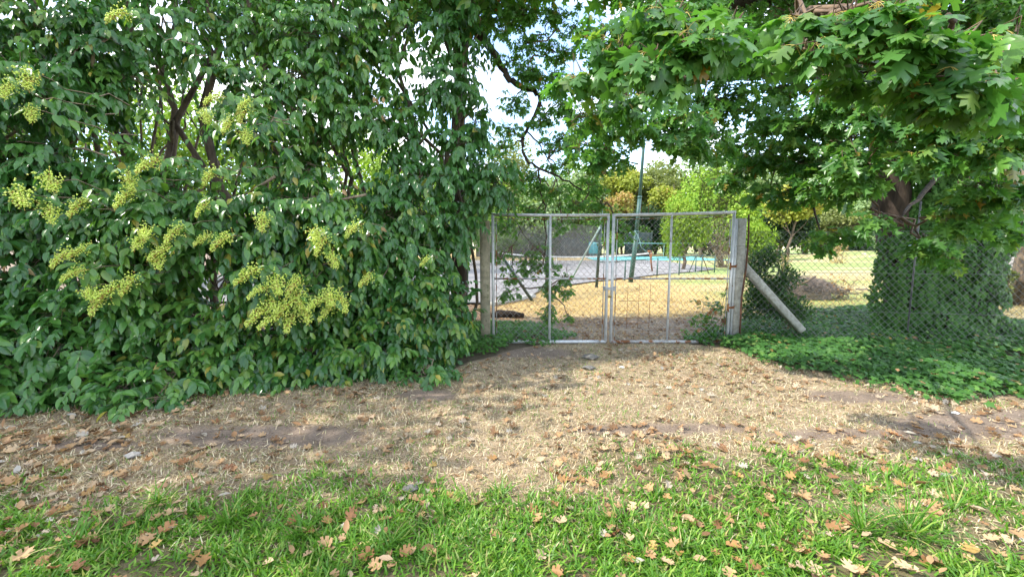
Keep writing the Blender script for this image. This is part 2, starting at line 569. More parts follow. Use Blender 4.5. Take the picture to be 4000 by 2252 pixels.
gx = spaced([(-500, -100, 80), (-100, -30, 10), (-30, -9, 1.0), (-9, 9, .085), (9, 34, .6), (34, 70, 3), (70, 100, 10), (100, 500, 80)])
gy = spaced([(-200, -20, 40), (-20, 0, 4), (0, 1.2, .3), (1.2, 7.5, .07), (7.5, 20, .25), (20, 70, 1.0), (70, 120, 10), (120, 900, 120)])
X, Y = np.meshgrid(gx, gy)
Z = height(X, Y)
gV = np.stack([X, Y, Z], -1).reshape(-1, 3)
nx, ny = len(gx), len(gy)
ii = (np.arange(ny - 1)[:, None] * nx + np.arange(nx - 1)[None]).ravel()
gT = np.concatenate([np.stack([ii, ii + 1, ii + nx + 1], -1), np.stack([ii, ii + nx + 1, ii + nx], -1)])
fx, fy = gV[:, 0], gV[:, 1]
g_, d_, b_, o_, l_ = zones(fx, fy)
v1, v2 = fbm(fx * 1.3, fy * 1.3, 8), fbm(fx * 5, fy * 5, 9)
straw = np.array([.30, .225, .145])[None] * (.7 + .6 * v2)[:, None]
col = straw


def mixc(a, c, wt):
    return a * (1 - wt[:, None]) + np.asarray(c) * wt[:, None]


col = mixc(col, (.20, .15, .112), d_)
col = mixc(col, (.11, .095, .045), g_ * .85)
col = mixc(col, (.19, .135, .095), b_)
col = mixc(col, (.30, .24, .17), b_ * sm(.5, .65, v1) * .7)
gold = np.array([.40, .29, .125])[None] * (.75 + .5 * v1)[:, None]
col = col * (1 - o_[:, None]) + gold * o_[:, None]
lawnc = np.array([.22, .27, .085])[None] * (.8 + .4 * v1)[:, None]
stripe = sm(.45, .6, fbm(fx * .05, fy * .33, 21))
lawnc = lawnc * (1 - stripe[:, None]) + np.array([.38, .32, .16]) * stripe[:, None]
col = col * (1 - l_[:, None]) + lawnc * l_[:, None]
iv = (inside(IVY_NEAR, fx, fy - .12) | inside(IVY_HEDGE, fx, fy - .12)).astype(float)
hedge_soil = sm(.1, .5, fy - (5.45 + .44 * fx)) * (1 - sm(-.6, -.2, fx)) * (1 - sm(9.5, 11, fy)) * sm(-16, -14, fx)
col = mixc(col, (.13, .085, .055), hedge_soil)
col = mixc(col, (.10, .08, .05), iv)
gm, n, L, b, out = new_mat('ground')
at = n.new("ShaderNodeAttribute")
at.attribute_name = "cover"
ge = n.new("ShaderNodeNewGeometry")
no = n.new("ShaderNodeTexNoise")
no.inputs['Scale'].default_value = 55
no.inputs['Detail'].default_value = 8
no.inputs['Roughness'].default_value = .7
L.new(ge.outputs['Position'], no.inputs['Vector'])
no2 = n.new("ShaderNodeTexNoise")
no2.inputs['Scale'].default_value = 6
no2.inputs['Detail'].default_value = 8
L.new(ge.outputs['Position'], no2.inputs['Vector'])
mr = n.new("ShaderNodeMapRange")
mr.inputs[1].default_value, mr.inputs[2].default_value = .3, .7
mr.inputs[3].default_value, mr.inputs[4].default_value = .62, 1.35
L.new(no.outputs['Fac'], mr.inputs[0])
mr2 = n.new("ShaderNodeMapRange")
mr2.inputs[1].default_value, mr2.inputs[2].default_value = .3, .7
mr2.inputs[3].default_value, mr2.inputs[4].default_value = .8, 1.2
L.new(no2.outputs['Fac'], mr2.inputs[0])
mm = n.new("ShaderNodeMath")
mm.operation = 'MULTIPLY'
L.new(mr.outputs[0], mm.inputs[0])
L.new(mr2.outputs[0], mm.inputs[1])
vm = n.new("ShaderNodeVectorMath")
vm.operation = 'SCALE'
L.new(at.outputs['Color'], vm.inputs[0])
L.new(mm.outputs[0], vm.inputs['Scale'])
L.new(vm.outputs[0], b.inputs['Base Color'])
b.inputs['Roughness'].default_value = .95
b.inputs['Specular IOR Level'].default_value = .2
bp = n.new("ShaderNodeBump")
bp.inputs['Strength'].default_value = .7
bp.inputs['Distance'].default_value = .02
L.new(no.outputs['Fac'], bp.inputs['Height'])
L.new(bp.outputs[0], b.inputs['Normal'])
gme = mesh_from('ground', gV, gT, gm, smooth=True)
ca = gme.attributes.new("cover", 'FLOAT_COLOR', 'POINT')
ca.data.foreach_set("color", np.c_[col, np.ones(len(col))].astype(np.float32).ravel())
tag(add('ground', gme), 'uneven ground of dry straw, bare dirt and patchy lawn', 'ground', kind='structure')

# ------------------------------------------------------------------ tennis court
ct = bpy.data.objects.new('tennis_court', None)
C.objects.link(ct)
tag(ct, 'worn grey hard tennis court beyond the gate', 'tennis court', kind='structure')


def sheet(name, poly, z, mat, parent=None, lift=0.0):
    V = np.array([(p[0], p[1], z) for p in poly])
    T = np.array([(0, i, i + 1) for i in range(1, len(poly) - 1)])
    return add(name, mesh_from(name, V, T, mat), parent)


court_poly = [(-16, 11.2), tuple(G(1930, 1190)[:2]), tuple(G(2065, 1166)[:2]), (1.2, 14.6), tuple(G(2340, 1100)[:2]), tuple(G(2450, 1090)[:2]), tuple(G(2570, 1075)[:2]),
              tuple(G(2720, 1062)[:2]), tuple(G(2800, 1052)[:2]), (17, 45.5), (-16, 45.5)]
sheet('court_surface', court_poly, .060, M['court'], ct)


def strip(a, b, wd, z, nm, mat, parent):
    a, b = np.array(a, float), np.array(b, float)
    d = (b - a) / np.linalg.norm(b - a)
    s_ = np.array([-d[1], d[0]]) * wd / 2
    return sheet(nm, [a + s_, a - s_, b - s_, b + s_], z, mat, parent)


NETY = 34.0
nl, nr = P(1947, 1000, NETY)[0], P(2545, 1000, NETY)[0]
cx0, cx1 = nl + .9, nr - .9
for a, b2, z in (((cx0, NETY - 11.9), (cx0, NETY + 11), .064), ((cx1, NETY - 10.5), (cx1, NETY + 11), .064), ((cx0 + 1.37, NETY - 11.9), (cx0 + 1.37, NETY + 11), .068),
                 ((cx1 - 1.37, NETY - 11), (cx1 - 1.37, NETY + 11), .068), ((cx0, NETY - 11.8), (cx1 - .2, NETY - 11.8), .072), ((cx0 + 1.37, NETY - 6.4), (cx1 - 1.37, NETY - 6.4), .072),
                 ((cx0 + 1.37, NETY + 6.4), (cx1 - 1.37, NETY + 6.4), .072), (((cx0 + cx1) / 2, NETY - 6.4), ((cx0 + cx1) / 2, NETY + 6.4), .076)):
    strip(a, b2, .07, z, 'court_line', M['court_line'], ct)
tag(sheet('turquoise_court', [(9.6, 47), (25.5, 45), (28, 62), (11, 62)], .066, M['turq_court']), 'bright turquoise hard court strip behind the tennis net', 'court', kind='structure')

t = thing('tennis_net', 'sagging tennis net with white tape across the grey court', 'tennis net', (nl, NETY, 0))
xs = np.linspace(nl, nr, 40)
s01 = (xs - nl) / (nr - nl)
tz = 1.07 - .62 * (1 - (2 * s01 - 1) ** 2) * .55 - .02
MB().tube([(nl, NETY, .05), (nl, NETY, 1.1)], .05, 8).build('net_post', M['rust'], t)
MB().tube([(nr, NETY, .05), (nr, NETY, 1.1)], .05, 8).build('net_post', M['rust'], t)
m = MB()
for a in range(39):
    m.raw([(xs[a], NETY - .02, tz[a] - .05), (xs[a + 1], NETY - .02, tz[a + 1] - .05), (xs[a + 1], NETY - .02, tz[a + 1] + .07), (xs[a], NETY - .02, tz[a] + .07)], [(0, 1, 2), (0, 2, 3)])
m.build('net_tape', M['tape'], t)
m = MB()
for x in np.arange(nl + .1, nr, .16):
    k = np.interp(x, xs, tz)
    m.tube([(x, NETY, .1), (x, NETY, k)], .008, 3, False)
for q in np.linspace(.1, .9, 7):
    m.tube([(x, NETY + .012, .1 + (k - .1) * q) for x, k in zip(xs[::3], tz[::3])], .008, 3, False)
m.build('netting', M['net'], t, 'stuff')
MB().box(((nl + nr) / 2 - 1.6, NETY - .05, .38), (.07, .01, .66)).build('centre_strap', M['tape'], t)

# ------------------------------------------------------------------ fences, poles and rails round the court
FAR = 63.0


def lattice(m, a, b, z0, z1, pitch, r, tilt=1.0, both=True, off=.004):
    """two families of slanting wires between ground points a and b"""
    a, b = np.array([a[0], a[1]]), np.array([b[0], b[1]])
    Lh = np.linalg.norm(b - a)
    H = z1 - z0
    d = (b - a) / Lh
    nn = np.array([-d[1], d[0]])
    for sgn in ((1, -1) if both else (1,)):
        s0 = -H / tilt if sgn > 0 else 0
        for s in np.arange(s0, Lh + (0 if sgn > 0 else H / tilt), pitch):
            e = s + sgn * H / tilt
            p, q = (s, z0), (e, z1)
            lo, hi = 0.0, 1.0
            dx = e - s
            for bound, sign in ((0, 1), (Lh, -1)):
                fp, fq = sign * (s - bound), sign * (e - bound)
                if fp < 0 and fq < 0:
                    lo, hi = 1, 0
                elif fp < 0:
                    lo = max(lo, fp / (fp - fq))
                elif fq < 0:
                    hi = min(hi, fp / (fp - fq))
            if hi - lo < .01:
                continue
            w3 = []
            for tt in (lo, hi):
                sx = s + dx * tt
                xy = a + d * sx + nn * off * sgn
                w3.append((xy[0], xy[1], z0 + H * tt))
            m.tube(w3, r, 3, False)


bf = thing('court_back_fence', 'tall wire fence with dark mesh along the far court end', 'fence', (5, FAR, 0))
xa, xb = P(1860, 950, FAR)[0], P(2350, 950, FAR)[0]
for x in np.linspace(xa, xb, 7):
    MB().tube([(x, FAR, 0), (x, FAR, 4.1)], .05, 6).build('post', M['green_dark'], bf)
m = MB()
lattice(m, (xa, FAR), (xb, FAR), .1, 4.0, .30, .018, 1.6, True)
m.build('wire_mesh', M['wire'], bf, 'stuff')
m = MB()
for k in range(24):
    x0, x1 = xa + (xb - xa) * k / 24, xa + (xb - xa) * (k + 1) / 24
    zz = 3.1 + .3 * math.sin(k * 1.3)
    m.box(((x0 + x1) / 2, FAR + .15 + .05 * math.sin(k), zz / 2), (x1 - x0 - .02, .03, zz))
m.build('shade_cloth', M['shade_net'], bf)
sn = thing('shade_screen', 'dark shade net panel behind the leaning light pole', 'screen', (20, FAR + 2, 0))
x0, x1 = P(2440, 950, FAR + 2)[0], P(2545, 950, FAR + 2)[0]
MB().box(((x0 + x1) / 2, FAR + 2, 2.0), (x1 - x0, .04, 3.9)).build('shade_net', M['shade_net'], sn)
for x in (x0, x1):
    MB().tube([(x, FAR + 1.9, 0), (x, FAR + 1.9, 4.1)], .05, 6).build('post', M['green_dark'], sn)
tt = P(2300, 945, FAR - 1.5)
tb = P(2338, 990, FAR - 1.5)
tp = thing('turquoise_tarp', 'small turquoise tarp hanging slanted on the back fence', 'tarp', (tt[0], FAR - 1.5, 0))
m = MB()
m.raw([(tt[0], FAR - 1.5, tt[2]), (tb[0] - .45, FAR - 1.5, tt[2]), (tb[0] + .25, FAR - 1.55, tb[2]), (tt[0], FAR - 1.6, tb[2] - .05),
       (tt[0], FAR - 1.44, tt[2]), (tb[0] - .45, FAR - 1.44, tt[2]), (tb[0] + .25, FAR - 1.49, tb[2]), (tt[0], FAR - 1.54, tb[2] - .05)],
      [(0, 3, 2), (0, 2, 1), (4, 5, 6), (4, 6, 7), (0, 1, 5), (0, 5, 4), (1, 2, 6), (1, 6, 5), (2, 3, 7), (2, 7, 6)])
m.build('tarp_sheet', M['tarp'], tp)
rf = thing('turquoise_rail', 'long turquoise top rail on thin posts behind the court', 'rail', (25, 61, 0))
xa, xb = P(2318, 950, 61)[0], P(2870, 950, 61)[0]
zz = P(2600, 949, 61)[2]
MB().tube([(xa, 61, zz), ((xa + xb) / 2, 61, zz - .05), (xb, 61, zz)], .035, 6).build('rail', M['turq'], rf)
for x in np.linspace(xa, xb, 3):
    MB().tube([(x, 61, 0), (x, 61, zz - .04)], .02, 6).build('post', M['turq'], rf)

# the near court fence, seen askew through the gate
p1, p2, p3 = G(2330, 1122), G(2133, 1152), G(1820, 1188)
cf = thing('court_side_fence', 'leaning green court fence seen askew through the gate', 'fence', (p2[0], p2[1], 0))
m = MB()
lattice(m, p2, p1, .75, 2.35, .075, .0038, 1.0, True)
lattice(m, p3, p2, .95, 2.2, .075, .0038, 1.0, True)
m.build('wire_mesh', M['wire_dark'], cf, 'stuff')
top1 = P(2352, 800, p1[1])
MB().tube([p1, (p1 + top1) / 2, top1], [.06, .055, .05], 8, True, .05).build('post', M['green_dark'], cf)
MB().tube([p2, P(2142, 860, p2[1])], .045, 8).build('post', M['green_dark'], cf)
MB().tube([p3, P(1830, 850, p3[1])], .045, 8).build('post', M['green_dark'], cf)
bt, bb = P(2343, 888, p1[1] - .1), P(2232, 1092, p1[1] + 1.0)
MB().tube([bt, bb], .035, 8).build('brace', M['green_pale'], cf)
MB().tube([P(1950, 985, p3[1] + .3), G(2080, 1176)], .045, 8).build('brace', M['green_dark'], cf)

lp = thing('light_pole', 'tall leaning green steel light pole beside the court', 'light pole', tuple(G(2463, 1102)))
pb = G(2463, 1102)
seg = [(2463, 1104), (2478, 985), (2486, 905), (2499, 770), (2512, 600), (2522, 480)]
pts = [P(u, v, pb[1]) for u, v in seg]
m = MB()
m.tube(pts[:3], [.105, .10, .10], 10)
m.build('lower_tube', M['green_paint'], lp)
MB().tube(pts[2:4], [.082, .08], 10).build('middle_tube', M['green_paint'], lp)
MB().tube(pts[3:], [.068, .064, .06], 10).build('upper_tube', M['green_paint'], lp)
for q, r in ((2, .115), (3, .09)):
    d = nrm(pts[q + 1] - pts[q]) * .05
    MB().tube([pts[q] - d, pts[q] + d], r, 10).build('collar', M['green_paint'], lp)
m = MB()
h1, h2 = pts[2] + np.array([0, -.12, -.1]), pts[2] + np.array([.55, -.1, -.95])
m.tube([h1 + (-.35, 0, .05), h1 + (-.12, 0, .12), h1, h1 + (.12, 0, -.3), (h1 + h2) / 2 + (-.08, 0, -.15), h2], .010, 5)
m.build('turquoise_rope', M['turq'], lp)

lf = thing('low_court_fence', 'low green pipe fence with sagging rail along court edge', 'fence', tuple(G(2570, 1076)))
posts = [(2440, 1096, 1016), (2566, 1078, 1008), (2652, 1074, 1003), (2716, 1064, 997), (2740, 1062, 997), (2790, 1064, 1000)]
tops = []
for u, v, vt in posts:
    g = G(u, v)
    tp_ = P(u + 4, vt, g[1])
    tops.append(tp_)
    MB().tube([g, tp_], .035, 6).build('post', M['green_paint'], lf)
r0 = P(2345, 1022, tops[0][1] - 1)
rp = [r0, (r0 + tops[0]) / 2 - (0, 0, .03)] + [q for q in tops]
fine = []
for a, b2 in zip(rp[:-1], rp[1:]):
    for s in np.linspace(0, 1, 4)[:-1]:
        fine.append(a * (1 - s) + b2 * s - np.array([0, 0, .10 * s * (1 - s)]))
fine.append(rp[-1])
MB().tube(fine, .026, 6).build('rail', M['green_paint'], lf)
MB().tube([P(2718, 1000, 22), G(2690, 1066)], .025, 6).build('brace', M['green_paint'], lf)
MB().tube([P(2745, 1005, 22), G(2768, 1066)], .025, 6).build('brace', M['rust_dark'], lf)
op = G(2548, 1062)
t = thing('orange_stake', 'slim pale orange stake standing inside low fence', 'stake', tuple(op))
MB().tube([op, P(2538, 984, op[1])], [.05, .045], 7, True, .1).build('stake', M['rust'], t)
MB().box(P(2537, 982, op[1]), (.22, .1, .14)).build('stake_head', M['rust'], t)

# kerb, sunken log behind the gate
a, b2 = G(1925, 1195), G(2085, 1162)
t = thing('concrete_kerb', 'low concrete kerb at the near corner of the court', 'kerb', tuple((a + b2) / 2))
d = (b2 - a)
ang = math.atan2(d[1], d[0])
R = np.array([[math.cos(ang), -math.sin(ang), 0], [math.sin(ang), math.cos(ang), 0], [0, 0, 1]])
MB().box((a + b2) / 2 + (0, 0, .05), (np.linalg.norm(d), .18, .14), R, .015).build('kerb_stone', M['concrete'], t)
lg = G(1985, 1240)
t = thing('rotten_log', 'dark rotten log lying in ivy behind the gate', 'log', tuple(lg))
MB().tube([lg + (-.38, .02, .06), lg + (-.2, 0, .09), lg + (.1, .01, .08), lg + (.35, -.03, .05)], [.06, .085, .08, .05], 9, True, .25).build('log', M['bark_dark'], t)

# ------------------------------------------------------------------ gate
GY = 6.30


def X_(u, v=1100, Yd=GY):
    return P(u, v, Yd)[0]


ztop, zmid, zbot = P(2000, 838, GY)[2], P(2000, 1088, GY)[2], P(2000, 1336, GY)[2]
zbot = max(zbot, .03)


def gate_leaf(label, xa, xb, xm, za, zb, patch, hinge_side):
    g = thing('gate_leaf', label, 'gate', ((xa + xb) / 2, GY, 0), 'double chain link gate leaves')
    MB().tube([(xa, GY, zbot), (xa, GY, za)], .024, 8).build('stile', M['galv'], g)
    MB().tube([(xb, GY, zbot), (xb, GY, zb)], .024, 8).build('stile', M['galv'], g)
    s_ = -hinge_side
    xi = xb - .055 if hinge_side < 0 else xa + .055
    xo = xa + .055 if hinge_side < 0 else xb - .055
    MB().tube([(xi, GY - .012, zbot + .03), (xi, GY - .012, za - .06)], .008, 6).build('tension_bar', M['galv_rusty'], g)
    MB().tube([(xo, GY - .012, zbot + .03), (xo, GY - .012, za - .06)], .008, 6).build('tension_bar', M['galv_rusty'], g)
    MB().tube([(xa - .02, GY, za), ((xa + xb) / 2, GY, (za + zb) / 2 - .006), (xb + .02, GY, zb)], .024, 8).build('top_rail', M['galv'], g)
    MB().tube([(xa, GY, zbot), (xb, GY, zbot)], .026, 8).build('bottom_rail', M['galv_rusty' if patch else 'galv'], g)
    MB().tube([(xa, GY + .002, zmid), (xb, GY + .002, zmid)], .015, 7).build('middle_rail', M['galv_rusty'], g)
    MB().tube([(xm, GY - .003, zbot), (xm, GY - .003, (za + zb) / 2)], .019, 8).build('mullion', M['galv'], g)
    MB().tube([(xa, GY - .01, za - .062), (xb, GY - .01, zb - .062)], .006, 6).build('tension_wire', M['galv_rusty'], g)
    m = MB()
    lattice(m, (xa + .02, GY + .018), (xb - .02, GY + .018), zbot + .02, min(za, zb) - .06, .098, .0023, 1.05)
    m.build('wire_mesh', M['wire'], g, 'stuff')
    m = MB()
    for x in np.arange(xa + .08, xb - .03, .115):
        zt = za + (zb - za) * (x - xa) / (xb - xa)
        hgt = .035 if random.random() < .7 else .09
        m.tube([(x, GY, zt + .015), (x + random.uniform(-.006, .006), GY, zt + hgt + (.10 if patch and random.random() < .5 else 0))], .0035, 4)
        m.tube([(x + .02, GY, zt - .06), (x + .02, GY, zt - .09)], .004, 4)
    m.build('spikes', M['rust'], g, 'stuff')
    return g


XL0, XL1, XM1 = X_(1926), X_(2370), X_(2148)
XR0, XR1, XM2 = X_(2391), X_(2853), X_(2614)
g1 = gate_leaf('chain link gate leaf with oak leaves hanging behind it', XL0, XL1, XM1, ztop, ztop - .01, False, 1)
g2 = gate_leaf('chain link gate leaf with rusty bottom and wire patch', XR0, XR1, XM2, ztop - .01, ztop + .035, True, -1)
m = MB()
for u in (2450, 2494, 2538):
    m.tube([(X_(u), GY - .03, P(u, 1280, GY)[2]), (X_(u + 2), GY - .03, P(u, 1110, GY)[2])], .0032, 4)
for v, a, b2 in ((1174, 2417, 2566), (1240, 2420, 2560), (1262, 2440, 2540)):
    m.tube([(X_(a), GY - .034, P(a, v, GY)[2]), (X_(b2), GY - .034, P(a, v - 2, GY)[2])], .0032, 4)
m.build('patch_grid', M['rust'], g2)
# chain and padlock
zc = P(2380, 1126, GY)[2]
t = thing('lock_chain', 'grey steel chain wound round the meeting gate stiles', 'chain', (X_(2381), GY, zc))


def link(c, ang, tilt):
    a = np.linspace(0, 2 * PI, 11)
    p = np.c_[.021 * np.cos(a), .012 * np.sin(a), 0 * a]
    R1 = np.array([[1, 0, 0], [0, math.cos(tilt), -math.sin(tilt)], [0, math.sin(tilt), math.cos(tilt)]])
    R2 = np.array([[math.cos(ang), -math.sin(ang), 0], [math.sin(ang), math.cos(ang), 0], [0, 0, 1]])
    return p @ R1.T @ R2.T + c


cxm = (XL1 + XR0) / 2
link_mesh = mesh_from('link', *(lambda q: (np.concatenate(q.v), np.concatenate(q.t)))(MB().tube(link(np.zeros(3), 0, 0), .0042, 5, False)), M['galv'], smooth=True)
for loop in range(2):
    nlk = 20
    for k in range(nlk):
        a = 2 * PI * k / nlk
        c = np.array([cxm + .085 * math.cos(a), GY + .045 * math.sin(a), zc + .012 * math.sin(2 * a + loop) + .024 * loop - .012])
        o = bpy.data.objects.new('link', link_mesh)
        C.objects.link(o)
        o.parent = t
        o.location = Vector(c) - t.location
        o.rotation_euler = (PI / 2 * (k % 2) + .3, 0, math.atan2(.045 * math.cos(a), -.085 * math.sin(a)))
pz = P(2380, 1155, GY)[2]
t = thing('padlock', 'small brass padlock hanging under the gate chain', 'padlock', (cxm, GY - .04, pz))
MB().box((cxm, GY - .045, pz), (.046, .022, .042), None, .004).build('lock_body', M['brass'], t)
a = np.linspace(0, PI, 9)
MB().tube(np.r_[[(cxm + .014, GY - .045, pz + .018)], np.c_[cxm + .014 * np.cos(a), np.full(9, GY - .045), pz + .045 + .014 * np.sin(a)], [(cxm - .014, GY - .045, pz + .018)]], .0035, 6).build('shackle', M['galv'], t)

# gate posts
xl = X_(1897)
lpz = P(1890, 862, GY + .08)[2]
t = thing('concrete_post', 'mossy concrete gate post half hidden in privet leaves', 'post', (xl, GY + .06, 0))
tb_ = P(1893, 862, GY + .06)
MB().box((xl - .01, GY + .06, lpz / 2 - .1), (.155, .14, lpz + .2), None, .012).build('shaft', M['concrete_mossy'], t)
xr = X_(2886)
rpz = P(2890, 852, GY)[2]
t = thing('concrete_post', 'pale concrete gate post with steel plate and brace', 'post', (xr, GY + .03, 0))
lean = P(2896, 860, GY)[0] - P(2872, 1290, GY)[0]
tz_ = math.atan2(.0, rpz)
MB().box((xr, GY + .05, rpz / 2 - .1), (.125, .15, rpz + .2), None, .012).build('shaft', M['concrete'], t)
MB().box((xr - .064 - .012, GY + .045, rpz / 2 - .02), (.034, .10, rpz + .02), None, .004).build('steel_plate', M['galv'], t)
for v in (1040, 1200):
    z = P(2860, v, GY)[2]
    h = MB()
    h.tube([(xr - .16, GY - .02, z - .05), (xr - .16, GY - .02, z + .06)], .014, 7)
    h.box((xr - .115, GY - .015, z), (.10, .018, .035))
    h.tube([(xr - .10, GY - .03, z + .01), (xr - .06, GY - .03, z + .025)], .008, 6)
    h.build('hinge', M['rust'], t)
for v in (960, 1085, 1110):
    z = P(2880, v, GY)[2]
    MB().tube([(xr - .066, GY - .028, z), (xr + .066, GY - .028, z), (xr + .066, GY + .13, z)], .0028, 4).build('tie_wire', M['wire_dark'], t)
# diagonal concrete brace
bt, bb = P(2905, 1040, GY + .12), P(3122, 1282, GY - .02)
bb[2] = max(bb[2], .12)
dd = bb - bt
Ld = np.linalg.norm(dd)
zax = -dd / Ld
xax = nrm(np.cross(zax, [0, 1.0, 0]))
yax = np.cross(zax, xax)
t = thing('concrete_brace', 'slanting concrete strut propping the pale gate post', 'brace', tuple(bb))
MB().box((bt + bb) / 2, (.115, .12, Ld + .1), np.stack([xax, yax, zax], -1), .014).build('strut', M['concrete'], t)
MB().box(P(2908, 1005, GY + .14), (.06, .10, .30), None, .01).build('strut_head', M['concrete'], t)
for s in (.2, .45, .68):
    c = bt + dd * s
    MB().tube([c - xax * .062 - yax * .064, c + xax * .062 - yax * .064 + zax * .03], .0028, 4).build('tie_wire', M['wire_dark'], t)
ra, rb = P(2925, 838, GY + .05), P(2892, 1270, GY - .05)
t = thing('rusty_rod', 'thin bent rusty iron rod standing beside pale post', 'rod', (rb[0], rb[1], 0))
MB().tube([ra, P(2924, 930, GY + .03), P(2914, 1050, GY - .06), P(2897, 1160, GY - .06), (rb[0], rb[1], 0)], .0135, 7, True, .15).build('rod', M['rust_dark'], t)
MB().tube([P(2905, 862, GY + .03), P(2924, 864, GY + .03)], .004, 4).build('tie_wire', M['wire_dark'], t)

# chain link fence from the post to the right
ff = thing('chain_link_fence', 'chain link fence running from pale post past ivied trunk', 'fence', (xr + .4, GY + .1, 0))
fa, fb = (xr + .09, GY + .14), (P(4300, 1200, 5.6)[0], 5.6)
ztf = P(3000, 905, GY)[2]
m = MB()
lattice(m, fa, fb, .05, ztf, .098, .0028, 1.05)
m.build('wire_mesh', M['wire_dark'], ff, 'stuff')
for zz in (ztf, 1.15, .55):
    MB().tube([(fa[0], fa[1], zz), (fb[0], fb[1], zz)], .003, 4).build('line_wire', M['wire_dark'], ff)
fxp = (fa[0] + (fb[0] - fa[0]) * .62, fa[1] + (fb[1] - fa[1]) * .62)
MB().tube([P(3545, 1290, 6.15), P(3545, 1290, 6.15) + (.0, 0, 2.0)], .012, 6).build('post', M['wire_dark'], ff)
# dark old fence post inside the hedge
q = P(735, 1000, 6.1)
t = thing('old_fence_post', 'dark weathered fence post standing inside the privet hedge', 'post', (q[0], q[1], 0))
MB().box((q[0], q[1], .95), (.14, .14, 2.0), None, .015).build('shaft', M['bark_dark'], t)

# ------------------------------------------------------------------ vegetation helpers
ROOTS = {}


def batch_tubes(Pn, Rn, k=3):
    """Pn (N,K,3) polylines, Rn (N,K) radii"""
    N, K, _ = Pn.shape
    d = nrm(np.gradient(Pn, axis=1))
    ref = np.where(np.abs(d[..., 2:3]) > .9, np.array([1.0, 0, 0]), np.array([0, 0, 1.0]))
    x = nrm(np.cross(d, ref))
    y = np.cross(x, d)
    a = np.arange(k) * 2 * PI / k
    V = Pn[:, :, None] + Rn[:, :, None, None] * (np.cos(a)[None, None, :, None] * x[:, :, None] + np.sin(a)[None, None, :, None] * y[:, :, None])
    j = np.arange(k)
    T = []
    for i in range(K - 1):
        q = np.stack([i * k + j, i * k + (j + 1) % k, (i + 1) * k + (j + 1) % k, (i + 1) * k + j], -1)
        T += [q[:, [0, 1, 2]], q[:, [0, 2, 3]]]
    T = np.concatenate(T)
    TT = T[None] + (np.arange(N) * K * k)[:, None, None]
    return V.reshape(-1, 3), TT.reshape(-1, 3)


def pick_shown(pos, sc, n):
    u, v, f = project(pos)
    ok = (u > 0) & (u < 4000) & (v > 0) & (v < 2252) & (f > .3)
    score = np.where(ok, sc / np.maximum(f, .3), 0)
    idx = np.argsort(-score)[:n]
    return idx[score[idx] > 0]


def leaf_objects(root, name, meshes, pos, R, sc):
    rl = np.array(root.location)
    for i in range(len(pos)):
        o = bpy.data.objects.new(name, meshes[i % len(meshes)])
        C.objects.link(o)
        o.parent = root
        m4 = np.eye(4)
        m4[:3, :3] = R[i] * sc[i]
        m4[:3, 3] = pos[i] - rl
        o.matrix_local = Matrix(m4.tolist())


def blob_points(blobs, power=.45):
    """points through ellipsoidal leaf masses: (u, v, ru, rv, Y, n[, depth])"""
    ps, outs, cs = [], [], []
    for bl in blobs:
        u, v, ru, rv, Yd, n = bl[:6]
        c = P(u, v, Yd)
        rx, rz = ru / F_PX * Yd, rv / F_PX * Yd
        ry = bl[6] if len(bl) > 6 else .6 * (rx + rz) / 2
        dr = unit(n)
        r = rng.random(n) ** power
        ps.append(c + dr * r[:, None] * np.array([rx, ry, rz]))
        outs.append(nrm(dr / np.array([rx, ry, rz])))
        cs.append(np.repeat(c[None], n, 0))
    return np.concatenate(ps), np.concatenate(outs), np.concatenate(cs)


def limb(a, b, r0, r1, wob=.12, n=7, sag=0.0):
    s = np.linspace(0, 1, n)[:, None]
    p = a * (1 - s) + b * s
    q = rng.normal(size=(n, 3)) * wob * np.linalg.norm(b - a) * .25
    q[0] = q[-1] = 0
    p = p + q + np.array([0, 0, 1]) * sag * (s * (1 - s))
    return p, r0 * (1 - s[:, 0]) + r1 * s[:, 0]


# ------------------------------------------------------------------ privet hedge trees
priv_mesh = [mesh_from('leaf', *tm, M['privet'], smooth=True) for tm in PRIV_HI]
priv_young_mesh = [mesh_from('leaf', *tm, M['privet_young'], smooth=True) for tm in PRIV_HI]


def flower_mesh(seed):
    r = np.random.default_rng(seed)
    octa = np.array([(1, 0, 0), (-1, 0, 0), (0, 1, 0), (0, -1, 0), (0, 0, 1), (0, 0, -1)], float)
    ot = np.array([(0, 2, 4), (2, 1, 4), (1, 3, 4), (3, 0, 4), (2, 0, 5), (1, 2, 5), (3, 1, 5), (0, 3, 5)])
    n = 230
    s = r.random(n) ** .7
    ang = r.random(n) * 2 * PI
    rad = (.085 * (1 - s) + .03) * np.sqrt(r.random(n)) * (.75 + .35 * np.sin(ang * 5))
    p = np.c_[rad * np.cos(ang), s * .17 + .02, rad * .8 * np.sin(ang) - .09 * s * s]
    V = (octa[None] * (.0052 * (1 + .5 * r.random(n)))[:, None, None] + p[:, None]).reshape(-1, 3)
    T = (ot[None] + (np.arange(n) * 6)[:, None, None]).reshape(-1, 3)
    m1 = mesh_from('flower_cluster', V, T, M['flower'], np.repeat(r.random(n), 6))
    a = np.array([(0, 0, 0), (0, .08, -.01), (0, .2, -.12)])
    m = MB()
    m.tube(a, [.003, .0025, .001], 3, False)
    for k in range(22):
        q = p[k * 10]
        s0 = q[1] * .6
        m.tube([(0, s0, -.12 * (s0 / .2) ** 2), q], .0013, 3, False)
    m2 = mesh_from('flower_stalk', np.concatenate(m.v), np.concatenate(m.t), M['flower_stalk'])
    return m1, m2


FLOW = [flower_mesh(50 + k) for k in range(4)]


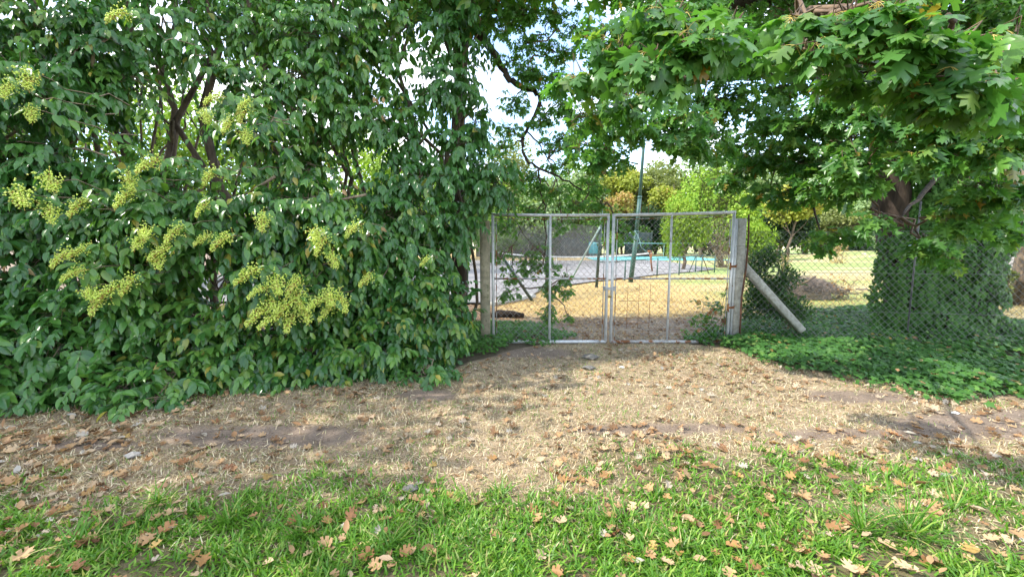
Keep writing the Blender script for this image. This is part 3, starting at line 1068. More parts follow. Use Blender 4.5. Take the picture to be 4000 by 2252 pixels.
def privet(name, label, stems, blobs, droop0, flowers=(), n_show=240, base=None, upper=(), dead=(), cat='tree', group=None, branches=(), dens=.37):
    droop = droop0 * 1.35
    b0 = np.array(base if base is not None else stems[0][0])
    root = thing(name, label, cat, (b0[0], b0[1], 0), group)
    blobs = [(bl[0], bl[1], bl[2] * .84, bl[3] * .80, bl[4] + (.22 if q % 3 == 0 else -.06)) + (int(bl[5] * dens),) + bl[6:] if bl[5] > 30 else bl for q, bl in enumerate(blobs)]
    p, o, c = blob_points(blobs, .38)
    keep = p[:, 2] > .06
    p, o, c = p[keep], o[keep], c[keep]
    N = len(p)
    d0 = nrm(o * .7 + np.array([.05, -.35, -.1 - .1 * droop]) + rng.normal(size=(N, 3)) * .35)
    Ls = rng.uniform(.20, .36, N)
    side = nrm(np.cross(d0, np.array([0, 0, 1.0])) + rng.normal(size=(N, 3)) * .2)
    pos, dirs, nor, sz, tint = [], [], [], [], []
    stint = np.clip(.15 + .75 * fbm(p[:, 0] * 1.6 + p[:, 1], p[:, 2] * 1.6, 81) + rng.normal(size=N) * .2, 0, 1)
    ssz = rng.uniform(.78, 1.22, N)
    for i in range(5):
        for sg in (-1, 1):
            if i == 4 and sg > 0:
                continue
            f = (.15 + .21 * i)
            pp = p + d0 * (Ls * f)[:, None] + np.array([0, 0, -1]) * (Ls * f * f * .4 * droop)[:, None]
            sp = (.85 - .1 * i) if i < 4 else 0
            dd = nrm(d0 * (.45 + .12 * i) + side * sg * sp + np.array([0, 0, -1.0]) * droop + rng.normal(size=(N, 3)) * .2)
            pos.append(pp)
            dirs.append(dd)
            nor.append(nrm(o * .55 + np.array([0, -.25, .75]) + rng.normal(size=(N, 3)) * .28))
            sz.append(ssz * rng.uniform(.10, .152, N) * (1 - .05 * i))
            tint.append(np.clip(stint * .75 + rng.random(N) * .30 - .04 + (rng.random(N) < .012) * .5, 0, .999))
    pos, dirs, nor, sz, tint = map(np.concatenate, (pos, dirs, nor, sz, tint))
    R = frames(dirs, nor)
    ok = pos[:, 2] > .03
    pos, R, sz, tint = pos[ok], R[ok], sz[ok], tint[ok]
    shown = pick_shown(pos, sz, n_show)
    rest = np.ones(len(pos), bool)
    rest[shown] = False
    leaf_objects(root, 'leaf', priv_mesh, pos[shown], R[shown], sz[shown])
    ri = np.flatnonzero(rest)
    var = rng.integers(0, 3, len(ri))
    Vs, Ts, tn, off = [], [], [], 0
    if upper:
        pu, ou = blob_points_world(upper)
        nu = len(pu)
        du = nrm(ou * .4 + rng.normal(size=(nu, 3)) * .6 + np.array([0, 0, -.7]))
        Ru = frames(du, nrm(ou + np.array([0, 0, .6]) + rng.normal(size=(nu, 3)) * .4))
    me = []
    allp = [pos[ri[var == k]] for k in range(3)]
    allR = [R[ri[var == k]] for k in range(3)]
    alls = [sz[ri[var == k]] for k in range(3)]
    allt = [tint[ri[var == k]] for k in range(3)]
    if upper:
        allp[0] = np.concatenate([allp[0], pu])
        allR[0] = np.concatenate([allR[0], Ru])
        alls[0] = np.concatenate([alls[0], rng.uniform(.2, .3, nu)])
        allt[0] = np.concatenate([allt[0], rng.random(nu)])
    for k in range(3):
        V, T = PRIV[k]
        W = np.einsum('nij,nkj->nki', allR[k], V[None] * alls[k][:, None, None]) + allp[k][:, None]
        Ts.append((T[None] + (np.arange(len(W)) * len(V))[:, None, None]).reshape(-1, 3) + off)
        Vs.append(W.reshape(-1, 3))
        tn.append(np.repeat(allt[k], len(V)))
        off += len(Vs[-1])
    add('crown', mesh_from('crown', np.concatenate(Vs), np.concatenate(Ts), M['privet'], np.concatenate(tn), True), root, 'stuff')
    # twigs
    tw = np.flatnonzero(rng.random(N) < .55)
    a = p[tw] - d0[tw] * .05 - o[tw] * .12 + (c[tw] - p[tw]) * .15
    e = p[tw] + d0[tw] * Ls[tw][:, None]
    e[:, 2] -= Ls[tw] * .3 * droop
    V, T = batch_tubes(np.stack([a, p[tw], e], 1), np.tile([.0042, .003, .0012], (len(tw), 1)))
    add('twigs', mesh_from('twigs', V, T, M['bark_pale']), root, 'stuff')
    for st in stems:
        a, e, r0, r1 = st
        q, rr = limb(np.array(a), np.array(e), r0, r1, .12, 8)
        MB().tube(q, rr, 7, True, .18).build('stem', M['bark'], root, None, True)
    m = MB()
    for bl in blobs:
        cc = P(*bl[:2], bl[4])
        st = min(stems, key=lambda s: np.linalg.norm(np.array(s[0])[:2] - cc[:2]))
        f = np.clip((cc[2] - .4) / max(st[1][2], .5), .05, .9)
        src = np.array(st[0]) * (1 - f) + np.array(st[1]) * f
        q, rr = limb(src, cc, .022, .007, .35, 7, .3)
        m.tube(q, rr, 5, False)
        for k in range(3):
            e = cc + unit(1)[0] * np.array([bl[2], bl[2] * .5, bl[3]]) / F_PX * bl[4] * .8
            q, rr = limb(cc + rng.normal(size=3) * .05, e, .009, .003, .3, 5)
            m.tube(q, rr, 4, False)
    m.build('branches', M['bark_pale'], root, 'stuff')
    for br in branches:
        MB().tube(np.array([P(*q) for q in br]), np.linspace(.016, .008, len(br)), 6, True, .1).build('branch', M['bark_pale'], root, None, True)
    ft = MB()
    for k, (u, v, Yd, s) in enumerate(flowers):
        fm, sm_ = FLOW[k % 4]
        for j, (mesh, nm) in enumerate(((fm, 'flower_cluster'), (sm_, 'flower_stalk'))):
            ob = bpy.data.objects.new(nm, mesh)
            C.objects.link(ob)
            ob['kind'] = 'stuff'
            if j == 0:
                ob.parent = root
                ctr = P(u, v, Yd)
                sx = rng.choice([-1, 1])
                dr = nrm(np.array([sx * rng.uniform(.25, .9), -.75, rng.uniform(-.45, .1)]))
                Rm = frames(dr[None], np.array([[0, -.2, 1.0]]))[0]
                m4 = np.eye(4)
                m4[:3, :3] = Rm * s
                m4[:3, 3] = ctr - dr * .11 * s - np.array(root.location)
                ob.matrix_local = Matrix(m4.tolist())
                top = ob
            else:
                ob.parent = top
        # bright young leaves round the flower head
        ky = 6
        ang = rng.random(ky) * 2 * PI
        c0 = P(u, v, Yd) - dr * .12 * s
        dy = nrm(np.c_[np.cos(ang) * .8, np.full(ky, -.25), np.sin(ang) * .35 - .55])
        back = c0 + np.array([rng.uniform(-.15, .15), .85, rng.uniform(-.05, .2)])
        q, rr = limb(back, c0, .007, .003, .15, 7, -.1)
        ft.tube(q, rr, 4, False)
        kb = 10
        sb = rng.integers(1, 6, kb)
        db = nrm(np.c_[rng.choice([-1, 1], kb) * rng.uniform(.5, 1, kb), rng.uniform(-.6, 0, kb), rng.uniform(-1.1, -.4, kb)])
        leaf_objects(root, 'leaf', priv_mesh, q[sb] + rng.normal(size=(kb, 3)) * .01, frames(db, np.tile([0, -.5, .8], (kb, 1)) + rng.normal(size=(kb, 3)) * .25), rng.uniform(.10, .15, kb))
        leaf_objects(root, 'leaf', priv_young_mesh, c0 + rng.normal(size=(ky, 3)) * .03, frames(dy, np.tile([0, -.6, .8], (ky, 1)) + rng.normal(size=(ky, 3)) * .2), rng.uniform(.10, .15, ky))
    if flowers:
        ft.build('flower_twigs', M['bark_pale'], root, 'stuff')
    for u, v, Yd, k, s in dead:
        c0 = P(u, v, Yd)
        dy = nrm(rng.normal(size=(k, 3)) * .35 + np.array([0, -.1, -1]))
        leaf_objects(root, 'dead_leaf', dead_mesh, c0 + rng.normal(size=(k, 3)) * np.array([.6, .3, .35]) * s, frames(dy, np.tile([0, -1, .1], (k, 1)) + rng.normal(size=(k, 3)) * .5), rng.uniform(.8, 1.1, k) * .085)
    return root


def blob_points_world(bl):
    ps, outs = [], []
    for x, y, z, rx, ry, rz, n in bl:
        dr = unit(n)
        r = rng.random(n) ** .4
        ps.append(np.array([x, y, z]) + dr * r[:, None] * np.array([rx, ry, rz]))
        outs.append(dr)
    return np.concatenate(ps), np.concatenate(outs)


dead_mesh = [mesh_from('dead_leaf', *tm, M['dead_leaf'], smooth=True) for tm in PRIV_HI]


def stem(u, Yd, ztop=6.5, r=.04, lean=0.0, dy=0.0):
    x = P(u, 1000, Yd)[0]
    return ((x, Yd, -.05), (x + lean, Yd + dy, ztop), r, r * .5)


def FY(u):
    return 3.95 + u / 1400.0


def fl(lst, dy=-.6, k=1.1):
    return [(u, v, FY(u) + dy, s * k) for u, v, s in lst]


privet('privet_tree', 'privet tree at the far edge with yellow flower heads and curled brown leaves',
       [stem(60, 5.2, 7, .06), stem(-250, 5.0, 7, .07), stem(260, 5.6, 6, .05, .2), ((-8.5, 2.9, -.05), (-8.5, 2.6, 6), .09, .04), ((-10.5, .8, -.05), (-10.4, .6, 7), .11, .05), ((-13, -1, -.05), (-12.8, -1.2, 8), .12, .05), ((-7.5, 5.4, -.05), (-7.4, 5.4, 7), .08, .04)],  # some stems stand out of frame, added under the shading crowns
       [(90, 90, 280, 130, 4.5, 260), (330, 150, 230, 130, 4.9, 240), (60, 330, 230, 140, 4.3, 260), (310, 330, 210, 90, 4.7, 170), (90, 600, 260, 110, 4.4, 230), (300, 690, 180, 80, 4.5, 130),
        (60, 790, 220, 130, 4.1, 240), (280, 860, 180, 110, 4.3, 180), (80, 1010, 220, 100, 4.2, 170), (-200, 400, 300, 600, 4.4, 350), (-650, 500, 420, 500, 4.2, 420), (-1300, 500, 500, 500, 3.9, 420), (200, 300, 400, 400, 6.0, 240), (150, 800, 400, 300, 5.9, 150), (330, 470, 200, 80, 5.4, 90)],
       .75, fl([(450, 40, 1), (100, 285, 1.05), (115, 430, .8), (15, 330, .9), (75, 745, 1.3), (190, 690, 1.1), (290, 790, 1.0), (190, 815, 1.0), (230, 990, 1.0), (310, 965, .9)]),
       upper=[(-8.5, 2.6, 4.6, 1.8, 1.6, 3.0, 1400), (-10.5, .6, 5.4, 2.2, 1.8, 3.4, 1700), (-13, -1.2, 6.4, 2.6, 2.0, 4.0, 1500), (-7.5, 5.4, 6.2, 2.4, 1.8, 3.0, 1500), (-5, 6, 6.6, 2.0, 1.6, 2.4, 1200), (-10.5, 4.4, 5.0, 2.6, 1.9, 4.6, 1900)], dead=[(105, 1040, 4.0, 9, .12)],  # first crowns listed are unseen additions that shade the foreground
       branches=[((20, 560, 4.6), (200, 585, 4.4), (330, 580, 4.4), (420, 610, 4.3)), ((270, 700, 4.5), (330, 640, 4.5), (335, 560, 4.6)), ((360, 260, 4.6), (365, 190, 4.6), (430, 145, 4.6), (330, 160, 4.7), (280, 220, 4.6), (215, 215, 4.6))])
privet('privet_bush', 'low dark privet bush spilling onto leaf litter at the far edge',
       [stem(150, 4.9, 1.2, .03, .2, -.5), stem(-100, 4.8, 1.2, .03, -.1, -.5)],
       [(60, 1180, 260, 110, 4.0, 270), (330, 1230, 230, 110, 4.1, 260), (90, 1360, 300, 120, 3.9, 300), (380, 1400, 260, 130, 3.95, 300), (60, 1500, 200, 80, 3.75, 150), (330, 1500, 200, 70, 3.9, 130), (560, 1300, 160, 130, 4.2, 170),
        (480, 1530, 90, 50, 3.7, 28), (-250, 1350, 300, 260, 3.8, 300), (-300, 800, 300, 400, 3.9, 300), (-700, 1300, 450, 260, 3.5, 420), (-1300, 1300, 450, 300, 3.2, 380)], .55, cat='bush')
privet('privet_bush', 'glossy privet bush with one spray dangling over the bare dirt',
       [stem(750, 5.2, 1.3, .03, .1, -.4), stem(620, 5.1, 1.2, .03, 0, -.5)],
       [(660, 1160, 150, 80, 4.4, 150), (560, 1220, 150, 90, 4.3, 150), (800, 1260, 200, 90, 4.5, 220), (700, 1370, 220, 110, 4.3, 280), (930, 1380, 200, 110, 4.5, 260), (620, 1480, 160, 80, 4.05, 150), (800, 1480, 200, 70, 4.25, 160),
        (1010, 1470, 150, 70, 4.45, 130), (600, 1570, 50, 70, 3.72, 26, .08), (595, 1620, 26, 30, 3.6, 7, .05), (450, 1560, 110, 22, 3.75, 24, .1)], .55, cat='bush')
privet('privet_tree', 'privet tree with flower heads in front of bare crowded stems',
       [stem(600, 6.2, 6.5, .07), stem(700, 6.0, 6.5, .055, .1), stem(840, 6.3, 6, .06, -.1), stem(905, 6.2, 6, .085), stem(545, 6.5, 6, .045), stem(770, 6.8, 6, .05), stem(470, 6.4, 6, .05, -.1), stem(1000, 6.5, 6, .05)]
       + [stem(u, Y_, 5.5, r_, l_) for u, Y_, r_, l_ in ((500, 6.9, .025, .3), (560, 7.0, .02, -.2), (640, 6.7, .03, .1), (665, 7.1, .022, .25), (735, 6.9, .025, -.15), (800, 7.0, .028, .2), (870, 7.2, .02, -.2), (940, 6.8, .03, .12), (1040, 7.0, .025, -.1), (1100, 7.0, .03, .05))],
       [(620, 110, 260, 140, 5.2, 260), (500, 320, 150, 70, 5.0, 60), (600, 640, 130, 50, 4.7, 44), (540, 760, 200, 110, 4.4, 210), (700, 740, 160, 90, 4.6, 140), (620, 880, 220, 130, 4.3, 260), (480, 930, 170, 110, 4.2, 170),
        (430, 1080, 200, 80, 4.2, 150), (600, 1010, 160, 70, 4.4, 110), (820, 850, 150, 90, 4.5, 130), (840, 990, 110, 40, 4.6, 40), (560, 300, 260, 90, 7.2, 70), (750, 850, 300, 120, 7.4, 40)],
       .75, fl([(570, 625, 1.1), (500, 690, 1), (470, 760, 1), (560, 890, 1), (670, 895, 1.1), (630, 965, 1.1), (540, 930, 1.1), (610, 1000, 1), (370, 1170, 1.1), (430, 1115, 1.2), (490, 1095, 1.1), (340, 1130, .9), (280, 1055, .9), (860, 925, 1.15), (790, 920, .9), (780, 800, .9), (810, 670, 1), (800, 440, .9)]),
       upper=[(-3.4, 6.6, 6.6, 1.7, 1.6, 2.2, 1500), (-3.0, 7.5, 8.6, 2.2, 1.5, 1.6, 900)],
       branches=[((1075, 690, 4.6), (1000, 735, 4.6), (940, 770, 4.7), (880, 830, 4.8)), ((640, 1140, 4.5), (760, 1230, 4.4), (960, 1190, 4.7))])
privet('privet_tree', 'privet tree overhanging with the densest lime yellow flower clusters',
       [stem(1120, 6.1, 6.5, .05), stem(1060, 6.3, 6.5, .06, .1), stem(1200, 6.4, 6, .04), stem(1260, 6.2, 6, .035, .1)],
       [(950, 330, 180, 90, 5.0, 140), (960, 470, 170, 80, 4.9, 140), (1130, 420, 150, 70, 5.1, 110), (1130, 640, 170, 100, 4.9, 170), (1220, 780, 170, 90, 4.8, 160), (1060, 830, 170, 100, 4.6, 170), (1180, 930, 190, 90, 4.6, 190),
        (1010, 960, 150, 80, 4.5, 130), (1060, 1090, 190, 90, 4.45, 190), (1240, 1060, 180, 100, 4.55, 190), (1320, 930, 150, 80, 4.7, 130), (1130, 1180, 210, 60, 4.45, 130), (1340, 1170, 130, 90, 4.6, 120), (1150, 700, 350, 250, 7.0, 90)],
       .8, fl([(830, 370, .8), (945, 420, 1), (885, 470, .9), (955, 515, .9), (950, 395, .7), (1020, 850, 1), (1230, 900, 1.1), (1245, 940, 1.1), (1375, 880, 1), (1300, 1000, 1), (960, 1055, 1.2), (1010, 1120, 1), (1080, 1090, 1.2), (1140, 1100, 1.1), (1000, 1215, 1.2), (1060, 1230, 1.2), (1130, 1240, 1.1),
               (1110, 1180, 1.3), (1190, 1200, 1.2), (1240, 1160, 1.2), (1290, 1140, 1.2), (1335, 1165, 1.1), (1270, 1205, 1), (1060, 1170, 1.1), (1170, 1150, 1.1), (1430, 1080, .9), (1660, 1010, .7)], -.8, 1.15),
       upper=[(-1.9, 6.6, 6.5, 1.5, 1.5, 1.9, 1000)], dead=[(1345, 740, 4.8, 1, .02), (1385, 720, 4.9, 1, .02)],
       branches=[((1430, 760, 4.7), (1280, 790, 4.7), (1130, 850, 4.8)), ((1130, 1010, 4.6), (1240, 1040, 4.5), (1330, 1010, 4.6))])
privet('privet_tree', 'tall privet tree crown against the sky with few flowers',
       [stem(1340, 6.6, 7, .05), stem(1430, 6.8, 7, .045, -.1), stem(1290, 6.9, 7, .04)],
       [(1000, 100, 230, 110, 5.4, 240), (1230, 130, 220, 120, 5.5, 260), (1180, 290, 150, 80, 5.3, 110), (1400, 250, 190, 110, 5.6, 210), (1450, 90, 170, 100, 5.8, 170), (1330, 450, 180, 90, 5.6, 150), (1480, 430, 150, 80, 5.6, 130),
        (1250, 560, 130, 60, 5.6, 70), (1000, 250, 300, 160, 7.4, 60), (1350, 300, 300, 250, 7.6, 90)],
       .8, (), upper=[(-.6, 7.0, 6.9, 1.6, 1.4, 1.7, 1000), (-1.6, 7.8, 9.0, 2.2, 1.4, 1.6, 800)], dead=[(1480, 375, 5.4, 4, .06), (1490, 450, 5.4, 2, .03)],
       branches=[((1385, 420, 5.5), (1440, 455, 5.5), (1475, 480, 5.5))])
privet('privet_tree', 'dense privet tree reaching over the mossy gate post',
       [stem(1735, 6.6, 5, .06), stem(1690, 6.9, 6.5, .05), stem(1600, 6.6, 6, .04), stem(1810, 6.7, 4, .03), stem(1560, 7.0, 6, .03, .1)],
       [(1600, 540, 150, 90, 5.6, 150), (1700, 330, 130, 130, 5.9, 130), (1720, 120, 120, 130, 6.2, 110), (1830, 130, 70, 110, 6.3, 60), (1815, 330, 60, 100, 6.2, 44), (1850, 10, 70, 60, 6.3, 44), (1860, 470, 50, 70, 6.1, 24), (1790, 560, 110, 80, 5.8, 90), (1640, 690, 160, 80, 5.5, 150), (1800, 690, 140, 60, 5.7, 90), (1950, 640, 90, 40, 5.7, 34),
        (1590, 830, 180, 90, 5.3, 180), (1760, 830, 110, 70, 5.6, 90), (1930, 720, 90, 40, 5.7, 30), (1560, 960, 150, 80, 5.1, 140), (1700, 960, 110, 100, 5.4, 110), (1800, 900, 70, 80, 5.75, 50), (1500, 760, 140, 80, 5.5, 110),
        (1835, 780, 70, 40, 5.8, 34), (1450, 1000, 130, 90, 4.9, 110), (1650, 400, 260, 300, 7.5, 110), (1650, 850, 250, 250, 7.6, 60)],
       .8, (), upper=[(-.9, 6.4, 6.1, 1.0, 1.2, 1.4, 500)], dead=[(1480, 910, 4.7, 6, .14), (1450, 915, 4.7, 2, .05)])
privet('privet_bush', 'spreading privet bush at the foot of the hedge nearest the gate',
       [stem(1600, 5.9, 1.4, .03, .1, -.4), stem(1350, 5.7, 1.3, .03, 0, -.4), stem(1780, 6.1, 1.4, .025)],
       [(1420, 1130, 150, 90, 4.9, 160), (1600, 1120, 160, 90, 5.1, 170), (1730, 1130, 100, 100, 5.4, 110), (1300, 1250, 190, 80, 4.75, 190), (1500, 1250, 180, 90, 4.95, 200), (1700, 1250, 150, 80, 5.2, 150), (1790, 1220, 50, 120, 5.7, 50),
        (1230, 1370, 180, 90, 4.6, 190), (1430, 1370, 180, 90, 4.75, 190), (1640, 1340, 170, 70, 4.9, 140), (1150, 1450, 120, 60, 4.5, 80), (1350, 1440, 110, 50, 4.6, 60), (1600, 1420, 130, 50, 4.65, 70), (1680, 1445, 80, 40, 4.6, 36)],
       .5, cat='bush')

# ------------------------------------------------------------------ oaks
oak_mesh = [mesh_from('leaf', *tm, M['oak'], smooth=True) for tm in OAK_HI]
pin_mesh = [mesh_from('leaf', *tm, M['pin_oak'], smooth=True) for tm in OAK_HI]
TIPS = {}


def oak(label, base, mat, meshes, blobs, size, n_show, limbs, trunk, flat=.8, down=.3, nleaf=6, upper=(), lo_frac=.65, power=.5, twig_mat='twig', start_of=None):
    root = thing('oak_tree', label, 'tree', (base[0], base[1], 0))
    for nm, pts, rad, k in trunk:
        MB().tube(np.array(pts), np.array(rad), k, True, .16).build(nm, M['bark_dark'], root, None, True)
    for pts, rad in limbs:
        pts = np.array(pts)
        s = np.linspace(0, len(pts) - 1, len(pts) * 3)
        fp = np.stack([np.interp(s, np.arange(len(pts)), pts[:, q]) for q in range(3)], 1)
        fp[1:-1] += rng.normal(size=(len(fp) - 2, 3)) * .012
        MB().tube(fp, np.interp(s, np.arange(len(pts)), rad), 7, True, .15).build('limb', M['bark_dark'], root, None, True)
    p, o, c = blob_points(blobs, power)
    N = len(p)
    ok = p[:, 2] > .25
    p, o, c = p[ok], o[ok], c[ok]
    N = len(p)
    ax = nrm(o * np.array([.8, .8, .3]) + rng.normal(size=(N, 3)) * .3 + np.array([0, -.15, -down]))
    up = nrm(np.array([0, -.25, 1.0]) + rng.normal(size=(N, 3)) * .25)
    s1 = nrm(np.cross(ax, up))
    pos, dirs, nor, sz, tint = [], [], [], [], []
    st = rng.random(N)
    rs = rng.uniform(.65, 1.2, N)
    a0 = rng.random(N) * 2 * PI
    for i in range(nleaf):
        a = (i + .5 - nleaf / 2) / nleaf * 2 * PI * .80 + rng.normal(size=N) * .25
        dd = ax * np.cos(a)[:, None] + s1 * np.sin(a)[:, None]
        dd = nrm(dd * flat + np.array([0, 0, -1.0]) * (down + rng.random(N)[:, None] * .45) + rng.normal(size=(N, 3)) * .15)
        pl = size * rng.uniform(.22, .4, N)
        pos.append(p + dd * pl[:, None])
        dirs.append(dd)
        nor.append(nrm(up + rng.normal(size=(N, 3)) * .35))
        sz.append(size * rs * rng.uniform(.75, 1.15, N))
        tint.append((st * .6 + rng.random(N) * .4) % 1)
    pb = np.tile(p, (nleaf, 1))
    pos, dirs, nor, sz, tint = map(np.concatenate, (pos, dirs, nor, sz, tint))
    R = frames(dirs, nor)
    shown = pick_shown(pos, sz, n_show)
    rest = np.ones(len(pos), bool)
    rest[shown] = False
    leaf_objects(root, 'leaf', meshes, pos[shown], R[shown], sz[shown])
    _, _, f = project(pos)
    near = rest & (f < 3.2)
    farm = rest & ~near
    Vs, Ts, tn, off = [], [], [], 0
    sets = [(OAK_HI[k], np.flatnonzero(near)[k::3]) for k in range(3)] + [(OAK_LO[k], np.flatnonzero(farm)[k::2]) for k in range(2)]
    for (V, T), ix in sets:
        if not len(ix):
            continue
        W = np.einsum('nij,nkj->nki', R[ix], V[None] * sz[ix][:, None, None]) + pos[ix][:, None]
        Vs.append(W.reshape(-1, 3))
        Ts.append((T[None] + (np.arange(len(ix)) * len(V))[:, None, None]).reshape(-1, 3) + off)
        tn.append(np.repeat(tint[ix], len(V)))
        off += len(Vs[-1])
    if upper:
        pu, ou = blob_points_world(upper)
        nu = len(pu)
        Ru = frames(nrm(ou * .5 + rng.normal(size=(nu, 3)) * .5 - np.array([0, 0, .4])), nrm(np.array([0, 0, 1]) + rng.normal(size=(nu, 3)) * .4))
        V, T = OAK_LO[0]
        W = np.einsum('nij,nkj->nki', Ru, V[None] * rng.uniform(.22, .34, nu)[:, None, None]) + pu[:, None]
        Vs.append(W.reshape(-1, 3))
        Ts.append((T[None] + (np.arange(nu) * len(V))[:, None, None]).reshape(-1, 3) + off)
        tn.append(np.repeat(rng.random(nu), len(V)))
    add('crown', mesh_from('crown', np.concatenate(Vs), np.concatenate(Ts), mat, np.concatenate(tn), True), root, 'stuff')
    # petioles of the leaves nearest the eye
    _, _, fp = project(pos)
    ix = np.flatnonzero(fp < 3.4)
    if len(ix):
        V, T = batch_tubes(np.stack([pb[ix], (pb[ix] + pos[ix]) / 2 + np.array([0, 0, .004]), pos[ix] + dirs[ix] * sz[ix][:, None] * .15], 1), np.tile([.0017, .0014, .0012], (len(ix), 1)))
        add('petioles', mesh_from('petioles', V, T, M['petiole']), root, 'stuff')
    tw = np.flatnonzero(rng.random(N) < .6)
    mid = p[tw] - ax[tw] * .12
    V, T = batch_tubes(np.stack([mid + (c[tw] - mid) * .45 - np.array([0, 0, .03]), mid, p[tw]], 1), np.tile([.0055, .0035, .002], (len(tw), 1)))
    add('twigs', mesh_from('twigs', V, T, M[twig_mat]), root, 'stuff')
    m = MB()
    nodes = np.concatenate([np.array(l[0]) for l in limbs])
    for bl in blobs:
        cc = P(bl[0], bl[1], bl[4])
        src = nodes[np.argmin(np.linalg.norm(nodes - cc, axis=1))]
        q, rr = limb(src, cc, .016, .006, .3, 7)
        m.tube(q, rr, 5, False)
        for k in range(4):
            e = cc + unit(1)[0] * np.array([bl[2], bl[2] * .6, bl[3]]) / F_PX * bl[4] * .9
            q, rr = limb(cc, e, .006, .0025, .35, 5)
            m.tube(q, rr, 4, False)
    m.build('branches', M['twig'], root, 'stuff')
    return root


OB = P(3650, 1200, 7.3)
tr = [('trunk', [(OB[0] - .2, 7.3, -.1), P(3560, 1100, 7.3), P(3490, 850, 7.25), P(3475, 600, 7.2), P(3440, 250, 7.1), P(3430, -200, 7.0)], [.55, .36, .27, .26, .24, .2], 14),
      ('trunk', [(OB[0] + .35, 7.45, -.1), P(3680, 1050, 7.4), P(3650, 800, 7.4), P(3655, 560, 7.4), P(3640, 200, 7.5), P(3620, -300, 7.6)], [.55, .34, .25, .23, .2, .16], 14),
      ('trunk', [(OB[0] + .7, 7.5, -.1), P(3800, 1050, 7.5), P(3810, 750, 7.5), P(3850, 400, 7.6), P(3900, 0, 7.8)], [.45, .3, .2, .18, .15], 12)]
lm = [([P(3475, 550, 7.2), P(3330, 440, 6.2), P(3270, 360, 5.4), P(3220, 250, 4.4), P(3150, 120, 3.4), P(3120, 60, 2.5)], [.11, .075, .06, .04, .025, .012]),
      ([P(3440, 350, 7.1), P(3150, 260, 6.4), P(2850, 300, 5.6), P(2600, 300, 4.6), P(2500, 260, 3.2), P(2450, 240, 2.3)], [.12, .08, .06, .04, .022, .01]),
      ([P(3650, 500, 7.4), P(3700, 380, 5.6), P(3720, 260, 4.0), P(3740, 200, 2.6)], [.1, .06, .035, .012]),
      ([P(3470, 700, 7.2), P(3300, 620, 6.4), P(3080, 560, 5.8), P(2900, 640, 5.6)], [.07, .045, .03, .012]),
      ([P(3440, 100, 7.0), P(3000, 0, 6.0), P(2600, 60, 5.2), P(2350, 200, 4.8)], [.12, .08, .05, .015]),
      ([P(3700, 640, 7.3), P(3600, 760, 5.6), P(3520, 850, 4.6)], [.05, .03, .01]),
      ([P(3840, 500, 7.5), P(3900, 560, 5.5), P(3950, 640, 4.0)], [.06, .035, .012]),
      ([P(3170, 590, 5.6), P(3185, 680, 5.5), P(3178, 760, 5.5), P(3195, 850, 5.5), P(3190, 960, 5.4)], [.022, .02, .016, .012, .006]),
      ([P(3700, 60, 3.0), P(3745, 130, 3.2), P(3800, 260, 3.6), P(3880, 420, 4.2)], [.02, .018, .014, .01])]
ob = [(2430, 190, 120, 60, 2.25, 10), (2300, 300, 110, 60, 2.5, 8), (2550, 260, 130, 60, 2.1, 10), (2720, 180, 150, 60, 2.05, 12), (2620, 60, 150, 50, 2.2, 9), (2840, 120, 110, 60, 2.3, 7), (2300, 440, 100, 60, 3.0, 8), (2450, 380, 150, 60, 2.8, 9),
      (3100, 60, 110, 50, 2.1, 6), (3150, 190, 120, 60, 2.0, 7), (3330, 60, 120, 60, 2.0, 8), (3480, 40, 130, 50, 1.9, 9), (3560, 160, 140, 60, 1.9, 10), (3720, 160, 140, 70, 1.95, 12), (3640, 310, 130, 60, 1.95, 10), (3770, 340, 130, 60, 1.9, 11), (3920, 380, 100, 80, 2.1, 9), (3400, 260, 150, 60, 2.2, 8), (3280, 300, 90, 50, 2.3, 5), (3950, 200, 120, 120, 2.4, 10),
      # middle distance, darker because they hang in the shade
      (2370, 120, 120, 70, 4.6, 26), (2450, 480, 150, 60, 4.2, 34), (2300, 560, 90, 40, 4.6, 14), (2620, 470, 170, 70, 4.2, 44), (2350, 610, 130, 50, 4.4, 28), (2720, 570, 150, 60, 4.6, 40), (2830, 400, 170, 90, 4.8, 60), (2920, 200, 200, 110, 4.6, 90), (2700, 60, 200, 80, 4.6, 60),
      (2520, 60, 170, 70, 5.0, 50), (3020, 480, 140, 80, 5.0, 44), (3080, 330, 120, 100, 5.2, 44), (3170, 480, 150, 90, 4.6, 60), (3000, 620, 160, 60, 5.2, 44), (3180, 640, 150, 70, 4.8, 50), (2870, 690, 120, 50, 5.4, 26), (3080, 740, 150, 60, 5.0, 40), (3280, 720, 150, 70, 4.5, 46),
      (3330, 560, 140, 90, 4.2, 50), (3300, 400, 140, 90, 4.2, 50), (3450, 450, 140, 70, 3.6, 36), (3380, 640, 110, 70, 3.8, 26), (3430, 860, 60, 40, 4.2, 7), (3640, 600, 120, 50, 3.4, 20), (3640, 960, 90, 50, 4.2, 14), (3740, 850, 110, 70, 3.8, 22), (3700, 1010, 70, 30, 4.3, 8), (3300, 900, 110, 40, 4.8, 16), (3190, 960, 60, 24, 5.2, 6),
      (3660, 470, 150, 70, 3.4, 30), (3830, 560, 170, 100, 3.4, 54), (3900, 740, 150, 80, 3.6, 44), (3800, 780, 130, 80, 4.0, 34), (3960, 900, 100, 60, 4.0, 18), (3760, 40, 300, 120, 4.2, 110), (3300, 150, 250, 120, 5.2, 130), (3560, 300, 200, 130, 5.6, 90), (3850, 350, 200, 160, 4.8, 90),
      (2600, 200, 250, 120, 5.6, 110), (3950, 100, 150, 200, 5.0, 90), (3150, 60, 260, 110, 5.6, 130), (2860, 560, 170, 70, 6.4, 50), (2400, 300, 150, 100, 5.8, 44)]
